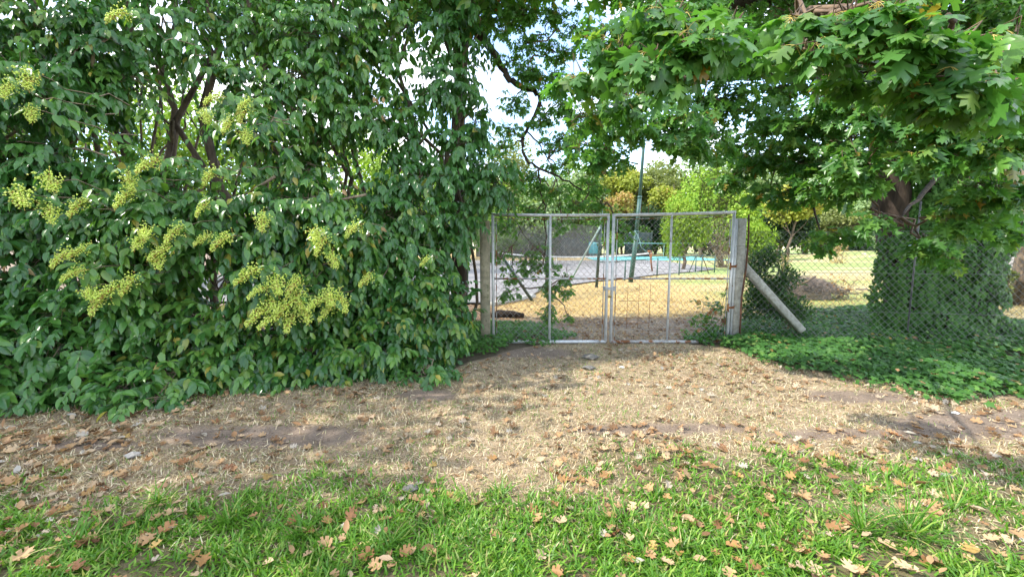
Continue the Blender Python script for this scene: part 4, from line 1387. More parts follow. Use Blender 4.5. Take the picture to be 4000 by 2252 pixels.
oak_root = oak('spreading oak with large lobed leaves and ivied trunk behind fence', OB, M['oak'], oak_mesh, ob, .138, 300, lm, tr, .8, .30, 6,
               upper=[(6.5, 6.6, 6.8, 4.0, 3.2, 1.8, 2600), (3.2, 5.2, 5.6, 2.6, 1.8, .8, 900), (9, 5, 5, 2.5, 3, 2.2, 900)])  # unseen upper crown; the low mass towards the gate is added for shade

B2 = P(1790, 1200, 7.4)
tr2 = [('trunk', [(B2[0], 7.4, -.1), P(1795, 900, 7.4), P(1790, 500, 7.3), P(1810, 100, 7.1), P(1800, -300, 7.0)], [.17, .14, .12, .10, .08], 10)]
bm = [(1812, 60, 7.0), (1850, 110, 6.9), (1890, 155, 6.85), (1930, 210, 6.8), (1965, 270, 6.8), (2000, 318, 6.8), (2045, 342, 6.8), (2088, 352, 6.8), (2108, 372, 6.8), (2100, 430, 6.8), (2072, 485, 6.8), (2055, 520, 6.8), (2035, 555, 6.75)]
lm2 = [([P(*q) for q in bm], [.075, .07, .062, .056, .052, .05, .046, .042, .036, .031, .028, .027, .026]),
       ([P(2045, 540, 6.75), P(2040, 590, 6.75), P(2062, 630, 6.75), P(2105, 660, 6.7), P(2160, 682, 6.7), P(2230, 715, 6.7), P(2300, 760, 6.7), P(2370, 790, 6.7)], [.026, .024, .022, .02, .018, .014, .01, .005]),
       ([P(2105, 660, 6.7), P(2112, 740, 6.68), P(2125, 800, 6.66), P(2130, 900, 6.65), P(2128, 1010, 6.65), P(2140, 1120, 6.6)], [.017, .014, .013, .011, .009, .005]),
       ([P(2060, 515, 6.75), P(2105, 560, 6.7), P(2140, 620, 6.7), P(2175, 700, 6.7), P(2185, 800, 6.7)], [.014, .012, .01, .008, .004]),
       ([P(2045, 540, 6.8), P(2000, 570, 6.8), P(1960, 580, 6.8)], [.012, .009, .004]),
       ([P(1850, 110, 6.9), P(1890, 60, 6.8), P(1930, -10, 6.7)], [.02, .016, .012]),
       ([P(1930, -40, 6.8), P(2010, 60, 6.7), P(2070, 160, 6.6), P(2075, 230, 6.6)], [.018, .014, .009, .005]),
       ([P(2120, 790, 6.66), P(2060, 860, 6.65), P(2000, 960, 6.6)], [.008, .006, .003]),
       ([P(1940, 700, 6.65), P(1985, 830, 6.65), P(2080, 960, 6.65), P(2150, 1010, 6.6)], [.007, .006, .005, .003])]
ob2 = [(1960, 90, 100, 60, 6.6, 18), (2060, 60, 90, 50, 6.5, 22), (2180, 60, 70, 40, 6.4, 22), (2250, 110, 60, 40, 6.2, 14), (2070, 170, 90, 50, 6.6, 22), (2190, 200, 90, 50, 6.5, 26), (1990, 240, 70, 40, 6.7, 12), (2060, 290, 70, 40, 6.6, 26), (2160, 310, 80, 60, 6.5, 30),
       (2210, 420, 80, 50, 6.4, 26), (2010, 390, 70, 50, 6.7, 14), (2120, 460, 60, 40, 6.6, 14), (2200, 530, 70, 40, 6.4, 20), (1990, 500, 60, 40, 6.7, 8), (2290, 480, 70, 50, 6.2, 18), (1960, 570, 50, 40, 6.7, 6), (2140, 560, 50, 30, 6.7, 8),
       (2180, 640, 70, 30, 6.8, 16), (2060, 700, 80, 40, 6.7, 20), (2160, 740, 90, 40, 6.7, 26), (2300, 720, 70, 40, 6.7, 18), (1980, 760, 60, 40, 6.65, 10), (2250, 800, 60, 30, 6.7, 12), (2340, 800, 50, 30, 6.7, 8),
       (1990, 880, 60, 40, 6.65, 12), (2070, 820, 70, 30, 6.65, 14), (2200, 870, 50, 40, 6.65, 10), (2330, 830, 40, 40, 6.65, 7), (2110, 980, 60, 40, 6.65, 12), (2050, 1020, 60, 40, 6.65, 12), (2000, 1080, 50, 30, 6.65, 7), (2140, 1040, 50, 40, 6.62, 12), (2080, 1060, 40, 30, 6.62, 8),
       (2210, 1080, 40, 30, 6.62, 8), (2160, 1130, 50, 40, 6.6, 12), (2210, 1140, 30, 30, 6.6, 5), (1985, 1140, 50, 30, 6.65, 8), (2140, 1210, 40, 30, 6.6, 8), (2220, 1235, 30, 16, 6.6, 5), (2150, 1245, 30, 16, 6.6, 5), (2440, 900, 30, 50, 6.7, 7), (1950, 1010, 40, 50, 6.7, 8)]
oak('slender oak whose bent bough dangles small pointed leaves past the gate', B2, M['pin_oak'], pin_mesh, [b[:5] + (int(b[5] * (2.3 if b[1] < 580 and b[0] < 2130 else 1.5)),) for b in ob2], .098, 300, lm2, tr2, .9, .35, 5,
    upper=[(-.6, 6.6, 6.0, 1.6, 1.2, .9, 500), (1.2, 6.0, 5.9, 1.5, 1.2, .7, 400)])  # unseen canopy over the gate, added above the frame to block the sun

# ------------------------------------------------------------------ ivy
def ivy_bed(name, label, poly, n, smin, smax, hmax, excl=None):
    lo, hi = poly.min(0), poly.max(0)
    x = rng.uniform(lo[0], hi[0], n * 4)
    y = rng.uniform(lo[1], hi[1], n * 4)
    jit = rng.normal(size=len(x)) * .07 * (1 + 2 * (rng.random(len(x)) < .12))
    ok = inside(poly, x + .7 * (fbm(x * 2.5, y * 2.5, 31) - .5) + jit, y + .8 * (fbm(x * 2, y * 2, 30) - .5) + jit) & (rng.random(len(x)) < .35 + 1.3 * sm(.25, .5, fbm(x * 2.2, y * 2.2, 37)))
    deep = sum(inside(poly, x + a_, y + b_).astype(float) for a_, b_ in ((.3, 0), (-.3, 0), (0, .3), (0, -.3))) / 4
    wt = 1 / np.maximum(y, 2)
    ok &= rng.random(len(x)) < wt / wt.max()
    x, y, deep = x[ok][:n], y[ok][:n], deep[ok][:n]
    k = len(x)
    top = hmax * (.35 + .9 * fbm(x * 1.7, y * 1.7, 33)) * (.25 + .75 * deep)
    z = height(x, y) + .02 + top * rng.random(k) ** .6
    e = .05
    gxn = (fbm((x + e) * 1.7, y * 1.7, 33) - fbm((x - e) * 1.7, y * 1.7, 33)) / (2 * e) * hmax
    gyn = (fbm(x * 1.7, (y + e) * 1.7, 33) - fbm(x * 1.7, (y - e) * 1.7, 33)) / (2 * e) * hmax
    nr_ = nrm(np.c_[-gxn, -gyn - .35, np.full(k, 1.0)] + rng.normal(size=(k, 3)) * .38)
    d = nrm(np.c_[rng.normal(size=k) * .8, rng.normal(size=k) * .6 - .6, rng.normal(size=k) * .2 - .25])
    me = scatter(name, IVY, np.c_[x, y, z], frames(d, nr_), rng.uniform(smin, smax, k), M['ivy'], (fbm(x, y, 35) * .5 + rng.random(k) * .5) % 1, True)
    return tag(add(name, me), label, 'ivy', kind='stuff')


ivy_bed('ivy_carpet', 'thick carpet of ivy below the fence and the big oak', IVY_NEAR, 21000, .045, .085, .17)
ivy_bed('ivy_carpet', 'narrow ivy carpet between the privet hedge and gate', IVY_HEDGE, 5200, .04, .07, .16)
# ivy climbing the trunk
n = 20000
vv = 1 - rng.random(n) ** 1.1
zz = vv * 4.3
wid = np.interp(zz, [0, .4, 1.2, 2.2, 4.3], [1.22, 1.08, 1.04, 1.0, .80])
an = rng.uniform(-PI * .98, PI * .1, n)
lump = .58 + .55 * fbm(an * 2.6, zz * 2.2, 40) + .14 * rng.random(n)
gap = fbm(an * 3 + 4, zz * 1.6, 41) > .20 + .16 * (zz > 2.3) * (zz - 2.3)
cx_ = P(3632, 1100, 7.3)[0]
px_ = np.c_[cx_ + wid * lump * np.cos(an), 7.35 + .92 * lump * np.sin(an), zz]
on_ = nrm(np.c_[np.cos(an), 1.6 * np.sin(an), np.full(n, .35)] + rng.normal(size=(n, 3)) * .35)
dn_ = nrm(np.c_[rng.normal(size=n) * .45, rng.normal(size=n) * .2 - .2, -np.ones(n)])
k = gap
tag(add('climbing_ivy', scatter('climbing_ivy', IVY, px_[k], frames(dn_, on_)[k], rng.uniform(.045, .10, k.sum()), M['ivy'], rng.random(k.sum()) * .7, True)), 'dark ivy climbing all over the thick oak trunk', 'ivy', kind='stuff')

# ------------------------------------------------------------------ trees and shrubs beyond the fence
BG = {
    'lime': [(0, (.16, .27, .03)), (.6, (.23, .36, .045)), (1, (.34, .44, .07))],
    'mid': [(0, (.07, .15, .03)), (.6, (.12, .22, .04)), (1, (.20, .30, .06))],
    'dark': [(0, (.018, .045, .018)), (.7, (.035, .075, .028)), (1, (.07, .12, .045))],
    'olive': [(0, (.12, .15, .045)), (.6, (.19, .22, .07)), (1, (.28, .30, .11))],
    'yellow': [(0, (.24, .29, .045)), (.5, (.33, .36, .06)), (.9, (.42, .41, .09)), (1, (.40, .26, .07))],
    'pale': [(0, (.16, .25, .10)), (.6, (.24, .34, .15)), (1, (.36, .44, .24))],
    'orange': [(0, (.20, .24, .06)), (.5, (.30, .29, .07)), (.75, (.40, .29, .11)), (1, (.42, .22, .10))],
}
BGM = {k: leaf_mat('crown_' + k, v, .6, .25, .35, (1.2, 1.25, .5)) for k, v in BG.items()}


def bg_tree(name, label, u, vt, vb, hw, Yd, key, n, ls, cat='tree', tm=CLUMP, trunk='bark', nb=18, grp=None, droop=.3, fill=.5):
    x, zt, zb = P(u, vt, Yd)[0], P(u, vt, Yd)[2], max(P(u, vb, Yd)[2], .1)
    rx = hw / F_PX * Yd
    root = thing(name, label, cat, (x, Yd, 0), grp)
    H = zt - zb
    ps, ns, tn = [], [], []
    cz, rz = (zt + zb) / 2, H / 2
    for k in range(nb):
        dr = unit(1)[0]
        rr = rng.random() ** .4 * .66
        c = np.array([x, Yd, cz]) + dr * rr * np.array([rx, rx * .8, rz])
        br = np.array([rx, rx * .8, rz]) * rng.uniform(.28, .46)
        br[2] = max(min(br[2], br[0] * 1.3), br[0] * .5)
        q = unit(int(1.5 * n) // nb)
        r_ = rng.random(len(q)) ** fill
        ps.append(c + q * r_[:, None] * br)
        ns.append(q)
        tn.append(np.clip(rng.normal(.45, .2) + rng.random(len(q)) * .5 - .25, 0, .999))
    p, o, ti = np.concatenate(ps), np.concatenate(ns), np.concatenate(tn)
    ok = p[:, 2] > .05
    p, o, ti = p[ok], o[ok], ti[ok]
    k = len(p)
    d = nrm(o * .5 + rng.normal(size=(k, 3)) * .6 + np.array([0, 0, -droop]))
    me = scatter('crown', tm, p, frames(d, nrm(o + np.array([0, 0, .6]) + rng.normal(size=(k, 3)) * .5)), rng.uniform(.7, 1.3, k) * ls, BGM[key], ti)
    add('crown', me, root, 'stuff')
    q, rr = limb(np.array([x, Yd, -.1]), np.array([x + rng.normal() * .3, Yd, cz + .3 * rz]), max(.05, H * .028), max(.02, H * .012), .15, 7)
    MB().tube(q, rr, 8, True, .1).build('trunk', M[trunk], root, None, True)
    m = MB()
    for kk in range(6):
        e = np.array([x, Yd, cz]) + unit(1)[0] * np.array([rx, rx * .8, rz]) * .75
        f = rng.uniform(.4, .9)
        src = q[int(f * 6)]
        a, b2 = limb(src, e, H * .010, H * .004, .25, 5)
        m.tube(a, b2, 5, False)
    m.build('limbs', M[trunk], root, 'stuff')
    return root


# behind the privet hedge
gb = 'sunlit trees showing through the hedge'
bg_tree('maple_tree', 'lime green tree showing behind crowded bare hedge stems', 560, 200, 960, 420, 17, 'lime', 4200, .16, grp=gb)
bg_tree('maple_tree', 'yellow green tree glimpsed behind the flowering privet', 1000, 380, 960, 420, 19, 'lime', 4200, .17, grp=gb)
bg_tree('maple_tree', 'mid green tree glimpsed behind the far hedge edge', 60, 130, 960, 460, 16, 'mid', 4600, .17, grp=gb)
bg_tree('maple_tree', 'bright tree just past the tall privet crown', 1470, 430, 970, 330, 24, 'lime', 4200, .2, grp=gb)
bg_tree('maple_tree', 'small bright tree behind the hedge above mossy post', 1780, 600, 980, 240, 34, 'mid', 3800, .26, grp=gb)
for lab, u, vt, hw, Yd, key in (('far green tree low behind the hedge middle', 700, 640, 300, 50, 'mid'), ('far olive tree low behind the flowering privets', 1150, 620, 280, 52, 'olive'), ('far lime tree low behind the tall privet', 1500, 600, 260, 50, 'lime'), ('far green tree low behind the mossy post hedge', 1820, 600, 220, 56, 'mid'), ('far dark tree low behind the hedge edge', 200, 620, 320, 46, 'mid')):
    bg_tree('park_tree', lab, u, vt, 1000, hw, Yd, key, 3000, .42)
# the belt of trees beyond court and lawn
bg_tree('park_tree', 'tall pale green tree left of the gap of sky', 1960, 480, 960, 190, 70, 'olive', 3600, .5)
bg_tree('park_tree', 'broad mid green tree above left gate leaf', 2130, 640, 990, 230, 66, 'pale', 4500, .48)
bg_tree('park_tree', 'tall pale tree rising into the gap of sky', 2250, 545, 900, 200, 82, 'pale', 4200, .5)
bg_tree('park_tree', 'round green tree above where gate leaves meet', 2310, 690, 960, 140, 64, 'mid', 3200, .42)
bg_tree('park_tree', 'golden yellow crowned tree behind the leaning light pole', 2440, 628, 800, 130, 80, 'yellow', 3400, .5)
bg_tree('park_tree', 'orange tinged small tree left of the leaning pole', 2420, 720, 900, 80, 68, 'orange', 2200, .42)
bg_tree('park_tree', 'grey olive tree right behind the leaning light pole', 2570, 640, 850, 130, 82, 'olive', 3400, .5)
bg_tree('park_tree', 'yellow topped tree between pole and bright locust', 2610, 690, 880, 80, 72, 'yellow', 2200, .45)
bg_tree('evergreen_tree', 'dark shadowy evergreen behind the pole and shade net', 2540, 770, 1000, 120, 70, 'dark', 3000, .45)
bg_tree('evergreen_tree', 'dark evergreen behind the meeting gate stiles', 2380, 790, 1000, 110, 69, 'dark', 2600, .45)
bg_tree('park_tree', 'low yellow olive tree over the back court fence', 2270, 760, 985, 110, 67, 'olive', 2400, .42)
bg_tree('park_tree', 'light green bush wall above the back court fence', 2060, 780, 990, 150, 66, 'lime', 3000, .42)
bg_tree('park_tree', 'light yellow green tree over the right gate leaf', 2760, 640, 930, 150, 60, 'lime', 3600, .42)
bg_tree('park_tree', 'yellow leaved tree above the right gate post', 2900, 700, 960, 130, 46, 'lime', 3600, .34)
bg_tree('park_tree', 'yellow green small tree beside the ivied trunk', 3110, 700, 900, 120, 54, 'yellow', 3000, .4)
bg_tree('park_tree', 'tall hazy tree filling the space above the lawn', 3060, 560, 900, 260, 85, 'pale', 4500, .55)
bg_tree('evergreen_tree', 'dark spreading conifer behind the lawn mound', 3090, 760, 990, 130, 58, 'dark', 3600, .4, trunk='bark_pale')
bg_tree('park_tree', 'olive tree at the lawn edge beside ivied trunk', 3280, 800, 985, 130, 60, 'olive', 3000, .4)
bg_tree('park_tree', 'pale green tree partly hidden by oak leaves and trunk', 3400, 700, 960, 140, 64, 'pale', 3400, .45)
bg_tree('evergreen_tree', 'low dark hedge plant at the lawn edge', 3330, 930, 1010, 90, 52, 'dark', 1800, .3, cat='bush')
bg_tree('park_tree', 'sunny yellow green tree beyond the right of the trunk', 3960, 760, 1010, 150, 26, 'lime', 3200, .24)
bg_tree('park_tree', 'tall green tree beyond the big oak', 3750, 500, 950, 260, 48, 'mid', 3600, .4)
bg_tree('shrub', 'loose pale shrub beside the ivied trunk base', 3915, 1030, 1230, 50, 10.5, 'olive', 1400, .07, cat='bush', nb=8)
bg_tree('locust_tree', 'young bright green locust tree drooping over the low fence', 2680, 750, 1035, 115, 27, 'lime', 5200, .22, tm=LONG, droop=.8)
bg_tree('locust_tree', 'feathery young locust sprouting behind the right gate post', 2960, 850, 1050, 100, 21, 'lime', 3200, .2, tm=LONG, droop=.6)
bg_tree('shrub', 'green shrub growing up the court back fence', 2390, 900, 1000, 50, 58, 'mid', 1200, .3, cat='bush')
for lab, u, v0, v1, hw in (('leafy creeper mound on the dark end of back fence', 1990, 900, 1000, 90), ('dark creeper over the middle of back fence', 2120, 910, 1000, 90)):
    bg_tree('creeper', lab, u, v0, v1, hw, 61.5, 'dark' if u > 2050 else 'mid', 1400, .3, cat='creeper')

for lab, u, v0, v1, hw, Yd, key in (('dense green bush under the locust at the court end', 2640, 880, 1000, 80, 66, 'mid'), ('dark bush at the far end of turquoise rail', 2780, 870, 1000, 100, 66, 'dark'), ('bright bush behind the bare shrub', 2870, 860, 990, 90, 58, 'lime'),
                                ('olive bush between bare shrub and lawn mound', 2970, 900, 995, 90, 60, 'olive'), ('green bush behind the shade net end', 2500, 880, 1000, 80, 67, 'mid'), ('olive bush closing the lawn behind the mound', 3180, 880, 995, 100, 64, 'mid'), ('pale bush beside the dark lawn hedge', 3420, 900, 1005, 80, 56, 'pale'),
                                ('lime bush over the far end of back fence', 1930, 850, 1000, 100, 66, 'lime')):
    bg_tree('bush', lab, u, v0, v1, hw, Yd, key, 1500, .38, cat='bush')
for lab, u, vt, hw, key in (('far pale tree belt under the sky gap', 1990, 640, 190, 'pale'), ('far lime tree right of the sky gap bottom', 2210, 655, 180, 'lime'), ('far sunlit tree filling above the meeting stiles', 2400, 610, 170, 'olive'), ('far lime tree just behind the pole top', 2540, 560, 190, 'olive'),
                            ('far pale tree over the middle of right gate leaf', 2690, 545, 200, 'pale'), ('far lime tree over the right gate post', 2860, 580, 180, 'lime'), ('far olive tree above the sunny lawn', 3010, 640, 170, 'olive'), ('far lime tree above the lawn mound', 3170, 640, 180, 'lime'), ('far pale tree beside the ivied trunk', 3340, 640, 190, 'pale')):
    bg_tree('park_tree', lab, u, vt, 1000, hw, 92, key, 3600, .75, nb=24)
# slender dark-leaved shrub by the concrete brace
sr = thing('shrub', 'slender leaved dark shrub behind the concrete brace', 'bush', tuple(G(3010, 1265) * [1, 0, 0] + [0, 7.0, 0]))
bl = [(2960, 1040, 60, 50, 7.0, 60), (3010, 1010, 60, 40, 7.0, 50), (3060, 1090, 60, 40, 6.9, 44), (2950, 1120, 70, 50, 7.0, 70), (3000, 1170, 80, 50, 6.9, 90), (3070, 1200, 90, 40, 6.8, 90), (2940, 1210, 60, 50, 6.9, 60), (3110, 1230, 60, 30, 6.7, 44), (3040, 1130, 50, 40, 7.0, 40)]
p, o, c = blob_points(bl)
nn = len(p)
ps, Rs = [], []
for k in range(9):
    d = nrm(o * .5 + np.array([0, -.1, .35]) + rng.normal(size=(nn, 3)) * .6)
    ps.append(p + rng.normal(size=(nn, 3)) * .05)
    Rs.append(frames(d, nrm(np.array([0, -.4, 1]) + rng.normal(size=(nn, 3)) * .4)))
p9, R9 = np.concatenate(ps), np.concatenate(Rs)
sz9 = rng.uniform(.07, .12, len(p9))
M['shrub'] = leaf_mat('shrub_leaf', [(0, (.04, .11, .03)), (.7, (.07, .17, .04)), (1, (.14, .25, .06))], .35, .5, .35)
add('foliage', scatter('foliage', LONG, p9, R9, sz9, M['shrub'], rng.random(len(p9))), sr, 'stuff')
for k in range(7):
    e = P(*[(2960, 1040), (3010, 1010), (3060, 1090), (2950, 1120), (3000, 1170), (3070, 1200), (2940, 1210)][k], 7.0)
    q, rr = limb(np.array([sr.location[0] - .1 + .03 * k, 7.0, 0]), e, .016, .006, .15, 6)
    MB().tube(q, rr, 5).build('stem', M['bark'], sr)

# oak seedling scrambling at the foot of the right gate leaf
sd = thing('oak_seedling', 'scraggly oak seedling with a few brown leaves inside gate', 'seedling', tuple(P(2770, 1320, 6.7) * [1, 1, 0]))
bl = [(2720, 1250, 40, 20, 6.7, 8), (2790, 1200, 50, 30, 6.6, 12), (2760, 1260, 60, 30, 6.6, 14), (2840, 1230, 30, 50, 6.55, 10), (2700, 1310, 60, 20, 6.5, 14), (2790, 1310, 60, 25, 6.5, 18), (2750, 1180, 30, 20, 6.7, 4), (2830, 1150, 14, 30, 6.5, 3)]
p, o, c = blob_points(bl)
p = np.repeat(p, 4, 0) + rng.normal(size=(len(p) * 4, 3)) * .04
d = nrm(rng.normal(size=p.shape) * [1, 1, .3] + [0, -.2, -.2])
leaf_objects(sd, 'leaf', [mesh_from('leaf', *OAK_HI[k], M['pin_oak'], smooth=True) for k in range(2)] , p, frames(d, nrm(rng.normal(size=p.shape) * .4 + [0, -.4, 1])), rng.uniform(.06, .10, len(p)))
br_m = [mesh_from('brown_leaf', *FALL[0], M['fall_brown'], smooth=True)]
leaf_objects(sd, 'brown_leaf', br_m, np.array([P(2785, 1205, 6.4), P(2793, 1212, 6.4), P(2778, 1215, 6.4), P(2822, 1245, 6.4), P(2820, 1260, 6.4), P(2735, 1295, 6.4)]), frames(nrm(rng.normal(size=(6, 3)) + [0, 0, -1]), nrm(rng.normal(size=(6, 3)) * .4 + [0, -1, .3])), np.full(6, .095))
m = MB()
for b4 in bl:
    q, rr = limb(np.array(sd.location), P(b4[0], b4[1], b4[4]), .007, .003, .2, 5)
    m.tube(q, rr, 5)
m.build('stems', M['twig'], sd)

# bare shrub at the far end of the low fence
bs = thing('bare_shrub', 'leafless brown shrub with arching twigs inside gate', 'shrub', tuple(G(2820, 1045)))
m = MB()
g0 = np.array(bs.location)
for k in range(34):
    e = P(2800 + rng.normal() * 50, rng.uniform(820, 990), g0[1] + rng.normal() * .6)
    q, rr = limb(g0 + rng.normal(size=3) * [.25, .2, 0], e, .03, .008, .25, 7)
    m.tube(q, rr, 4, False)
    for j in range(2):
        e2 = q[4] + rng.normal(size=3) * [1.0, .5, .9] + [0, 0, .5]
        q2, r2 = limb(q[4], e2, .012, .005, .3, 5)
        m.tube(q2, r2, 3, False)
m.build('twigs', M['bark_pale'], bs, 'stuff')
vt = thing('dead_vine', 'tangle of thin bare vine over the gate top corner', 'vine', (X_(2800), GY + .3, 0))
m = MB()
for k in range(26):
    a = P(2790 + rng.normal() * 45, rng.uniform(640, 760), GY + .35 + rng.random() * .4)
    e = P(2790 + rng.normal() * 55, rng.uniform(830, 980), GY + .25 + rng.random() * .5)
    q, rr = limb(a, e, .0045, .0022, .5, 9)
    m.tube(q, rr, 4, False)
m.build('stems', M['twig'], vt, 'stuff')

# ------------------------------------------------------------------ brush pile, dead plants and stumps on the lawn
bpc = G(3190, 1168)
bp_ = thing('brush_pile', 'grey brush pile of cut straw and dead branches on lawn', 'brush pile', tuple(bpc))
k = 40
m = MB()
ph, th = np.meshgrid(np.linspace(0, PI / 2, 9), np.linspace(0, 2 * PI, 25))
rr = 1 + .22 * (fbm(th * 2 % (4 * PI), ph * 3, 51) - .5)
V = np.stack([bpc[0] - .25 + 1.0 * rr * np.sin(ph) * np.cos(th), bpc[1] + .5 + .7 * rr * np.sin(ph) * np.sin(th), .52 * rr * np.cos(ph)], -1).reshape(-1, 3)
i2 = (np.arange(24)[:, None] * 9 + np.arange(8)[None]).ravel()
m.raw(V, np.concatenate([np.stack([i2, i2 + 1, i2 + 10], -1), np.stack([i2, i2 + 10, i2 + 9], -1)]))
m.build('straw_mound', M['straw_heap'], bp_, None, True)
n = 2600
th, r_ = rng.random(n) * 2 * PI, np.sqrt(rng.random(n))
a = np.c_[bpc[0] - .2 + 1.1 * r_ * np.cos(th), bpc[1] + .45 + .8 * r_ * np.sin(th), .56 * np.sqrt(1 - r_ ** 2 * .97) + .01]
d = rng.normal(size=(n, 3)) * [1, .7, .25]
d = nrm(d) * rng.uniform(.08, .3, n)[:, None]
V, T = batch_tubes(np.stack([a - d, a + [0, 0, .02], a + d], 1), np.tile([.004, .004, .003], (n, 1)))
add('twigs', mesh_from('twigs', V, T, M['wood_grey']), bp_, 'stuff')
for k in range(22):
    a = bpc + np.array([rng.uniform(-.9, 1.1), rng.uniform(-.4, .3), rng.uniform(.05, .4)])
    e = a + np.array([rng.uniform(-1, 1), rng.uniform(-.3, .3), rng.uniform(-.2, .35)]) * .7
    q, rr = limb(a, e, rng.uniform(.012, .03), .006, .2, 6)
    q[:, 2] = np.maximum(q[:, 2], .02)
    MB().tube(q, rr, 6, True, .2).build('branch', M['wood_grey' if k % 2 else 'bark_dark'], bp_)
MB().tube([P(3115, 1112, bpc[1] - .3), P(3160, 1095, bpc[1] - .3), P(3185, 1080, bpc[1] - .3)], [.05, .04, .03], 7, True, .2).build('branch', M['bark'], bp_)
for k in range(12):
    a = bpc + np.array([.55, -.1, .1])
    e = a + np.array([rng.uniform(-.3, 1.1), rng.uniform(-.4, .2), rng.uniform(.1, .75)])
    q, rr = limb(a, e, .01, .003, .3, 6)
    MB().tube(q, rr, 4).build('branch', M['twig'], bp_)
n = 60
p = bpc + np.array([.5, -.15, .35]) + rng.normal(size=(n, 3)) * [.2, .12, .2]
add('dead_leaves', scatter('dead_leaves', FALL[2], p, frames(unit(n), unit(n)), rng.uniform(.05, .09, n), M['fall_orange'], rng.random(n)), bp_, 'stuff')


def dead_plant(label, u, vb, vt, Yd, wd, n, mat):
    g = P(u, vb, Yd)
    t_ = P(u, vt, Yd)
    r0 = thing('dead_plant', label, 'dead plant', (g[0], Yd, float(height(g[0], Yd))))
    z0 = float(height(g[0], Yd))
    m = MB()
    for k in range(9):
        e = np.array([t_[0] + rng.normal() * wd, Yd + rng.normal() * wd, z0 + (t_[2] - z0) * rng.uniform(.7, 1)])
        q, rr = limb(np.array([g[0] + rng.normal() * wd * .4, Yd, z0]), e, .02, .008, .15, 5)
        m.tube(q, rr, 4, False)
    m.build('stems', M['bark_pale'], r0)
    s = rng.random(n)
    p = np.c_[g[0] + (t_[0] - g[0]) * s + rng.normal(size=n) * wd * (1.1 - .5 * s), Yd + rng.normal(size=n) * wd, z0 + (t_[2] - z0) * s]
    add('dry_leaves', scatter('dry_leaves', LONG, p, frames(unit(n), unit(n)), rng.uniform(.14, .30, n), mat, rng.random(n)), r0, 'stuff')


dead_plant('tall dry straw coloured plant standing on the lawn', 3272, 1032, 945, 38, .42, 420, M['gold_grass'])
dead_plant('thin dry plant beside the shrub on the sunny lawn', 3066, 1060, 1000, 26, .14, 120, M['gold_grass'])
for lab, u, vb, vt, r, k in (('bleached broken stump beside the dark lawn hedge', 3372, 1018, 996, .34, 0), ('small bleached curved stump next to the broken one', 3396, 1020, 1002, .13, 1)):
    g = G(u, vb)
    g[2] = height(g[0], g[1])
    tpz = P(u, vt, g[1])[2]
    t = thing('stump', lab, 'stump', tuple(g))
    m = MB()
    m.tube([g - (0, 0, .1), g * [1, 1, 0] + (0, 0, (tpz + g[2]) / 2), g * [1, 1, 0] + (.06 + .12 * k, 0, tpz)], [r, r * .85, r * (.8 - .5 * k)], 10, True, .3)
    m.build('trunk', M['pale_wood'], t, None, False)
MB_l = MB()
a = P(3300, 1003, 50)
MB_l.tube([a + (-1.2, 0, .0), a + (0, .1, .1), a + (2.4, 0, .0)], [.08, .09, .06], 7, True, .2)
t = thing('fallen_branch', 'bleached fallen branch lying before the dark lawn hedge', 'branch', (a[0], 50, a[2]))
MB_l.build('branch', M['pale_wood'], t)
q = P(3975, 1180, 10.5)
t = thing('dark_tree', 'dark tree trunk at the far edge past the oak', 'tree', (q[0] + .25, 10.5, 0))
MB().tube([(q[0] + .3, 10.5, -.1), P(3990, 1050, 10.5) + (.2, 0, 0), P(4010, 900, 10.5) + (.2, 0, 0), P(4030, 600, 10.5)], [.34, .27, .24, .2], 12, True, .12).build('trunk', M['bark'], t, None, True)
gh = G(3960, 1050)
n = 500
t = tag(add('rubble', scatter('rubble', (np.array([(1, 0, 0), (-1, 0, 0), (0, 1, 0), (0, -1, 0), (0, 0, .8), (0, 0, -.6)], float), np.array([(0, 2, 4), (2, 1, 4), (1, 3, 4), (3, 0, 4), (2, 0, 5), (1, 2, 5), (3, 1, 5), (0, 3, 5)])),
            (lambda r, a_: np.c_[gh[0] + 1.5 + 3.2 * r * np.cos(a_), gh[1] + 2 + 2.2 * r * np.sin(a_), 1.0 * (1 - r) + .08])(np.sqrt(rng.random(n)), rng.random(n) * 2 * PI), frames(unit(n), unit(n)), rng.uniform(.10, .28, n), M['stone'])), 'pale rubble heap beyond the oak at the far edge', 'rubble', kind='stuff')

# ------------------------------------------------------------------ grass, straw and fallen leaves
def blade(bend, wd):
    V = np.array([(-wd, 0, 0), (wd, 0, 0), (-wd * .8, .5, bend * .25), (wd * .8, .5, bend * .25), (0, 1, bend)], float)
    return V, np.array([(0, 1, 3), (0, 3, 2), (2, 3, 4)])


def in_view(x, y, pad=900):
    u, v, f = project(np.c_[x, y, np.zeros(len(x))])
    return (u > -pad) & (u < 4000 + pad) & (v < 2252 + pad)


def near_samples(n, y0, y1, p=1.6):
    y = y0 + (y1 - y0) * rng.random(n) ** p
    x = rng.uniform(-1, 1, n) * (y + .8) * 1.75
    k = in_view(x, y)
    return x[k], y[k]


